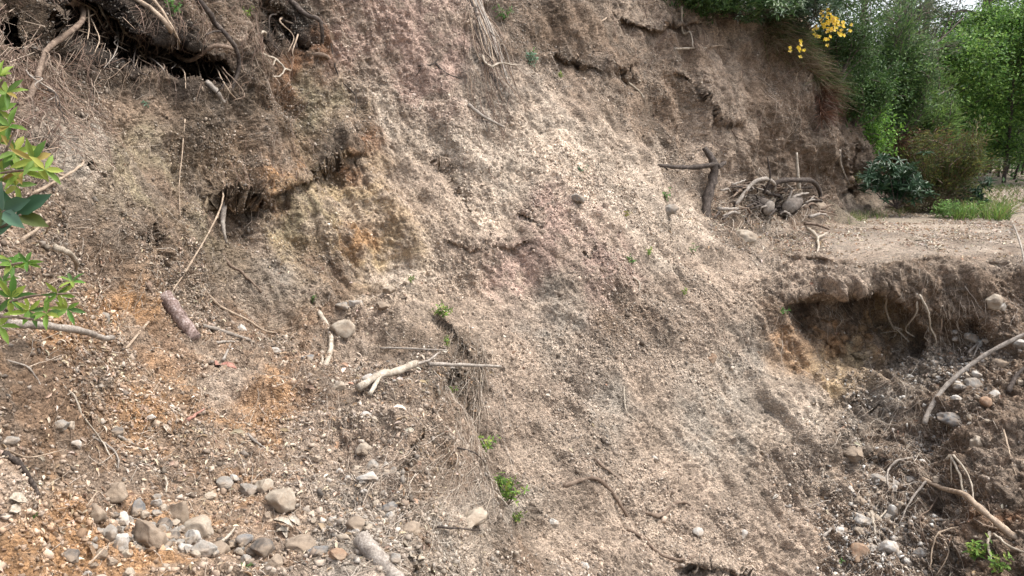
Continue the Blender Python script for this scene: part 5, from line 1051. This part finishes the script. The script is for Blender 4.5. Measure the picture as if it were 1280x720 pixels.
def tree(name, label, x, y, z, H, tr, crown0, R, pal, nlimb=26, leaves=16000, L=.12, woodk='bark', lean=(0, 0), conifer=False, group=None, cat='tree', spread=.2, simple=True):
    b = np.array([x, y, z]); root = thing(name, b, label, cat, group)
    tp = catmull([b - [0, 0, .1], b + [lean[0] * .3 + rng.normal() * .1, lean[1] * .3, H * .35], b + [lean[0] * .7 + rng.normal() * .15, lean[1] * .7, H * .7], b + [lean[0], lean[1], H]], 5)
    ts = [tube(tp, np.linspace(tr, tr * .18, len(tp)), 9, .06)]; anchors = []; wts = []
    for k in range(nlimb):
        f = crown0 + (1 - crown0) * (k + rng.random()) / nlimb; s = tp[min(int(f * (len(tp) - 1)), len(tp) - 1)]
        a = k * 2.4 + rng.normal() * .4; prof = (1 - f) * 1.2 + .12 if conifer else math.sin(math.pi * min(1, max(.12, (f - crown0) / (1 - crown0) * .8 + .18)))
        l = R * prof * rng.uniform(.7, 1.15); el = rng.uniform(-.15, .15) if conifer else rng.uniform(.15, .95)
        e = s + np.array([math.cos(a) * l, math.sin(a) * l, el * l]); mid = (s + e) / 2 + [0, 0, .06 * l] + rng.normal(size=3) * .05 * l
        c = catmull([s, mid, e], 4); ts.append(tube(c, np.linspace(tr * .28, tr * .05, len(c)), 5, 0, False))
        for _ in range(7):
            i = rng.integers(2, len(c)); d = rdir(1)[0]; d[2] *= .5; e2 = c[i] + d * l * rng.uniform(.15, .42); anchors.append((c[i], e2)); ts.append(tube(np.array([c[i], (c[i] + e2) / 2, e2]), [tr * .06, tr * .04, tr * .02], 3, 0, False))
    vv, ff = merge(ts); part('trunk', vv, ff, WOOD[woodk], root, None, True)
    A0 = np.array([a for a, _ in anchors]); A1_ = np.array([e for _, e in anchors]); clump = rng.uniform(.75, 1.3, len(anchors))
    ti = rng.choice(len(anchors), leaves, p=clump ** 2 / (clump ** 2).sum()); f = rng.random((leaves, 1)) ** .7
    pos = A0[ti] * (1 - f) + A1_[ti] * f + rng.normal(size=(leaves, 3)) * spread * np.array([1, 1, .45 if conifer else .9])
    up = rdir(leaves) * .6 + np.array([0, -.1, 1.]); d = rdir(leaves); d[:, 2] *= .5 if conifer else .8
    (vv, ff), kk = leafset(pos, d, up, L * rng.uniform(.6, 1.3, leaves), L * (.22 if conifer else .55) * rng.uniform(.8, 1.2, leaves), 'simple')
    part('crown', vv, ff, M_LEAF, root, tints(pal, leaves, kk, .25))
    return root
def base_at(u, y): return (u - 640) / F * y
BRIGHT = [(1165, 27, 4.6, 1.8, 'slender light green tree at the left end of the bright green row'), (1205, 30, 6.1, 2.3, 'bright green broadleaf tree behind the end of the thicket'), (1250, 28, 5.6, 2.4, 'bright green spreading tree overhanging the trail'),
          (1295, 31, 6.4, 2.6, 'bright green tree at the right picture edge'), (1228, 37, 7.0, 2.8, 'taller green tree behind the spreading one'), (1345, 27, 6.5, 2.6, 'bright green tree just past the right edge')]
for (u, y, H, R, lab) in BRIGHT:
    tree('broadleaf_tree', lab, base_at(u, y), y, 0, H, .07, .16, R, BR, 34, 17000, .125, 'dark', (rng.normal() * .4, 0), spread=.26)
SAP = [(1196,31),(1205,34),(1216,30),(1224,33),(1232,36),(1243,32),(1252,35),(1262,31),(1271,34),(1283,37),(1293,30)]
for i, (u, y) in enumerate(SAP):
    tree('sapling', 'thin dark sapling trunk in the shaded wood edge at the end of the trail', base_at(u, y), y, 0, rng.uniform(4, 6), .05, .35, 1.3, BR + MID, 12, 2600, .14, 'dark', (rng.normal() * .5, 0), group='thin saplings at the wood edge', spread=.25)
tree('conifer', 'tall conifer with a thick bare grey trunk rising above the bright trees', base_at(1207, 34), 34, 0, 15, .27, .38, 3.6, DK, 44, 14000, .22, 'bark', conifer=True, spread=.22)
tree('conifer', 'dark conifer behind the wispy shrub at the top of the picture', base_at(1135, 36), 36, 1.2, 13, .2, .25, 3.0, ((.035,.075,.035),(.05,.10,.045)), 44, 17000, .2, 'bark', conifer=True, spread=.24)
tree('conifer', 'dark conifer at the top right beyond the bright trees', base_at(1268, 46), 46, 0, 13, .22, .28, 3.2, ((.04,.08,.035),(.06,.11,.05)), 40, 13000, .24, 'bark', conifer=True, spread=.26)
tree('conifer', 'dark conifer past the right edge of the picture', base_at(1345, 42), 42, 0, 14, .24, .2, 3.4, DK, 44, 12000, .22, 'bark', conifer=True, spread=.26)
tree('broadleaf_tree', 'loose dark green tree above the yellow flowers', base_at(1068, 24), 24, 3.2, 6.5, .10, .2, 2.1, ((.05,.09,.03),(.07,.12,.04),(.10,.15,.05)), 30, 13000, .11, 'bark', spread=.22)
tree('broadleaf_tree', 'tree with airy grey green twigs behind the feathery shrubs', base_at(1104, 30), 30, 2.0, 8, .11, .25, 2.2, ((.07,.10,.06),(.10,.13,.07)), 30, 8000, .12, 'bark', spread=.25)
# leaning dead branch in the thicket
v1 = catmull([bp(1098, 100, 19.6), bp(1125, 84, 19.4), bp(1150, 68, 19.4), bp(1175, 50, 19.6), bp(1204, 22, 20)], 5)
vv, ff = merge([tube(v1, np.linspace(.05, .015, len(v1)), 7, .1)] + [tube(catmull([v1[i], v1[i] + [.25, .1, .3 + .1 * j], v1[i] + [.6, .1, .55 + .3 * j]], 4), np.linspace(.016, .004, 9), 5, .1) for j, i in enumerate((6, 9, 12, 15, 17))])
o = build('dead_branch', vv, ff, WOOD['dark'], None, None, True); recenter(o, v1[0]); tag(o, 'bare dark branch leaning out over the thicket', 'branch')
n = 14000; yy = 24 + 30 * rng.random(n) ** 1.3; xx = np.interp(yy, [24, 32, 60], [17.5, 21.5, 30]) + rng.random(n) ** 1.4 * 26 * np.sign(rng.random(n) - .12)
zz = rng.random(n) * .5
(vv, ff), kk = leafset(np.stack([xx, yy, zz], -1), rdir(n), rdir(n) * .4 + np.array([0, 0, 1.]), .2 * rng.uniform(.5, 1.3, n), .11, 'simple')
keepn = None
tag(build('woodland_undergrowth', vv, ff, M_LEAF, None, tints(((.05,.12,.03),(.08,.17,.04),(.035,.07,.02)), n, kk, .3)), 'low green undergrowth beneath the trees beyond the trail', 'undergrowth', None, 'stuff')
# far wood that reads as one mass
n = 60000; a = rng.uniform(-.1, 1.15, n); y = rng.uniform(52, 75, n); x = y * a
zz = rng.random(n) ** 1.25 * (6.5 + 2.2 * np.sin(a * 23) + 1.6 * np.sin(a * 61 + 2)); pos = np.stack([x, y, zz], -1) + rng.normal(size=(n, 3)) * .4
(vv, ff), kk = leafset(pos, rdir(n), rdir(n) * .6 + np.array([0, -.2, 1.]), .5 * rng.uniform(.5, 1.3, n), .32, 'simple')
tag(build('far_wood', vv, ff, M_LEAF, None, tints(((.035,.075,.03),(.06,.12,.04),(.08,.17,.05)), n, kk, .3)), 'dark green wood closing the view beyond the trail', 'woodland', None, 'stuff')
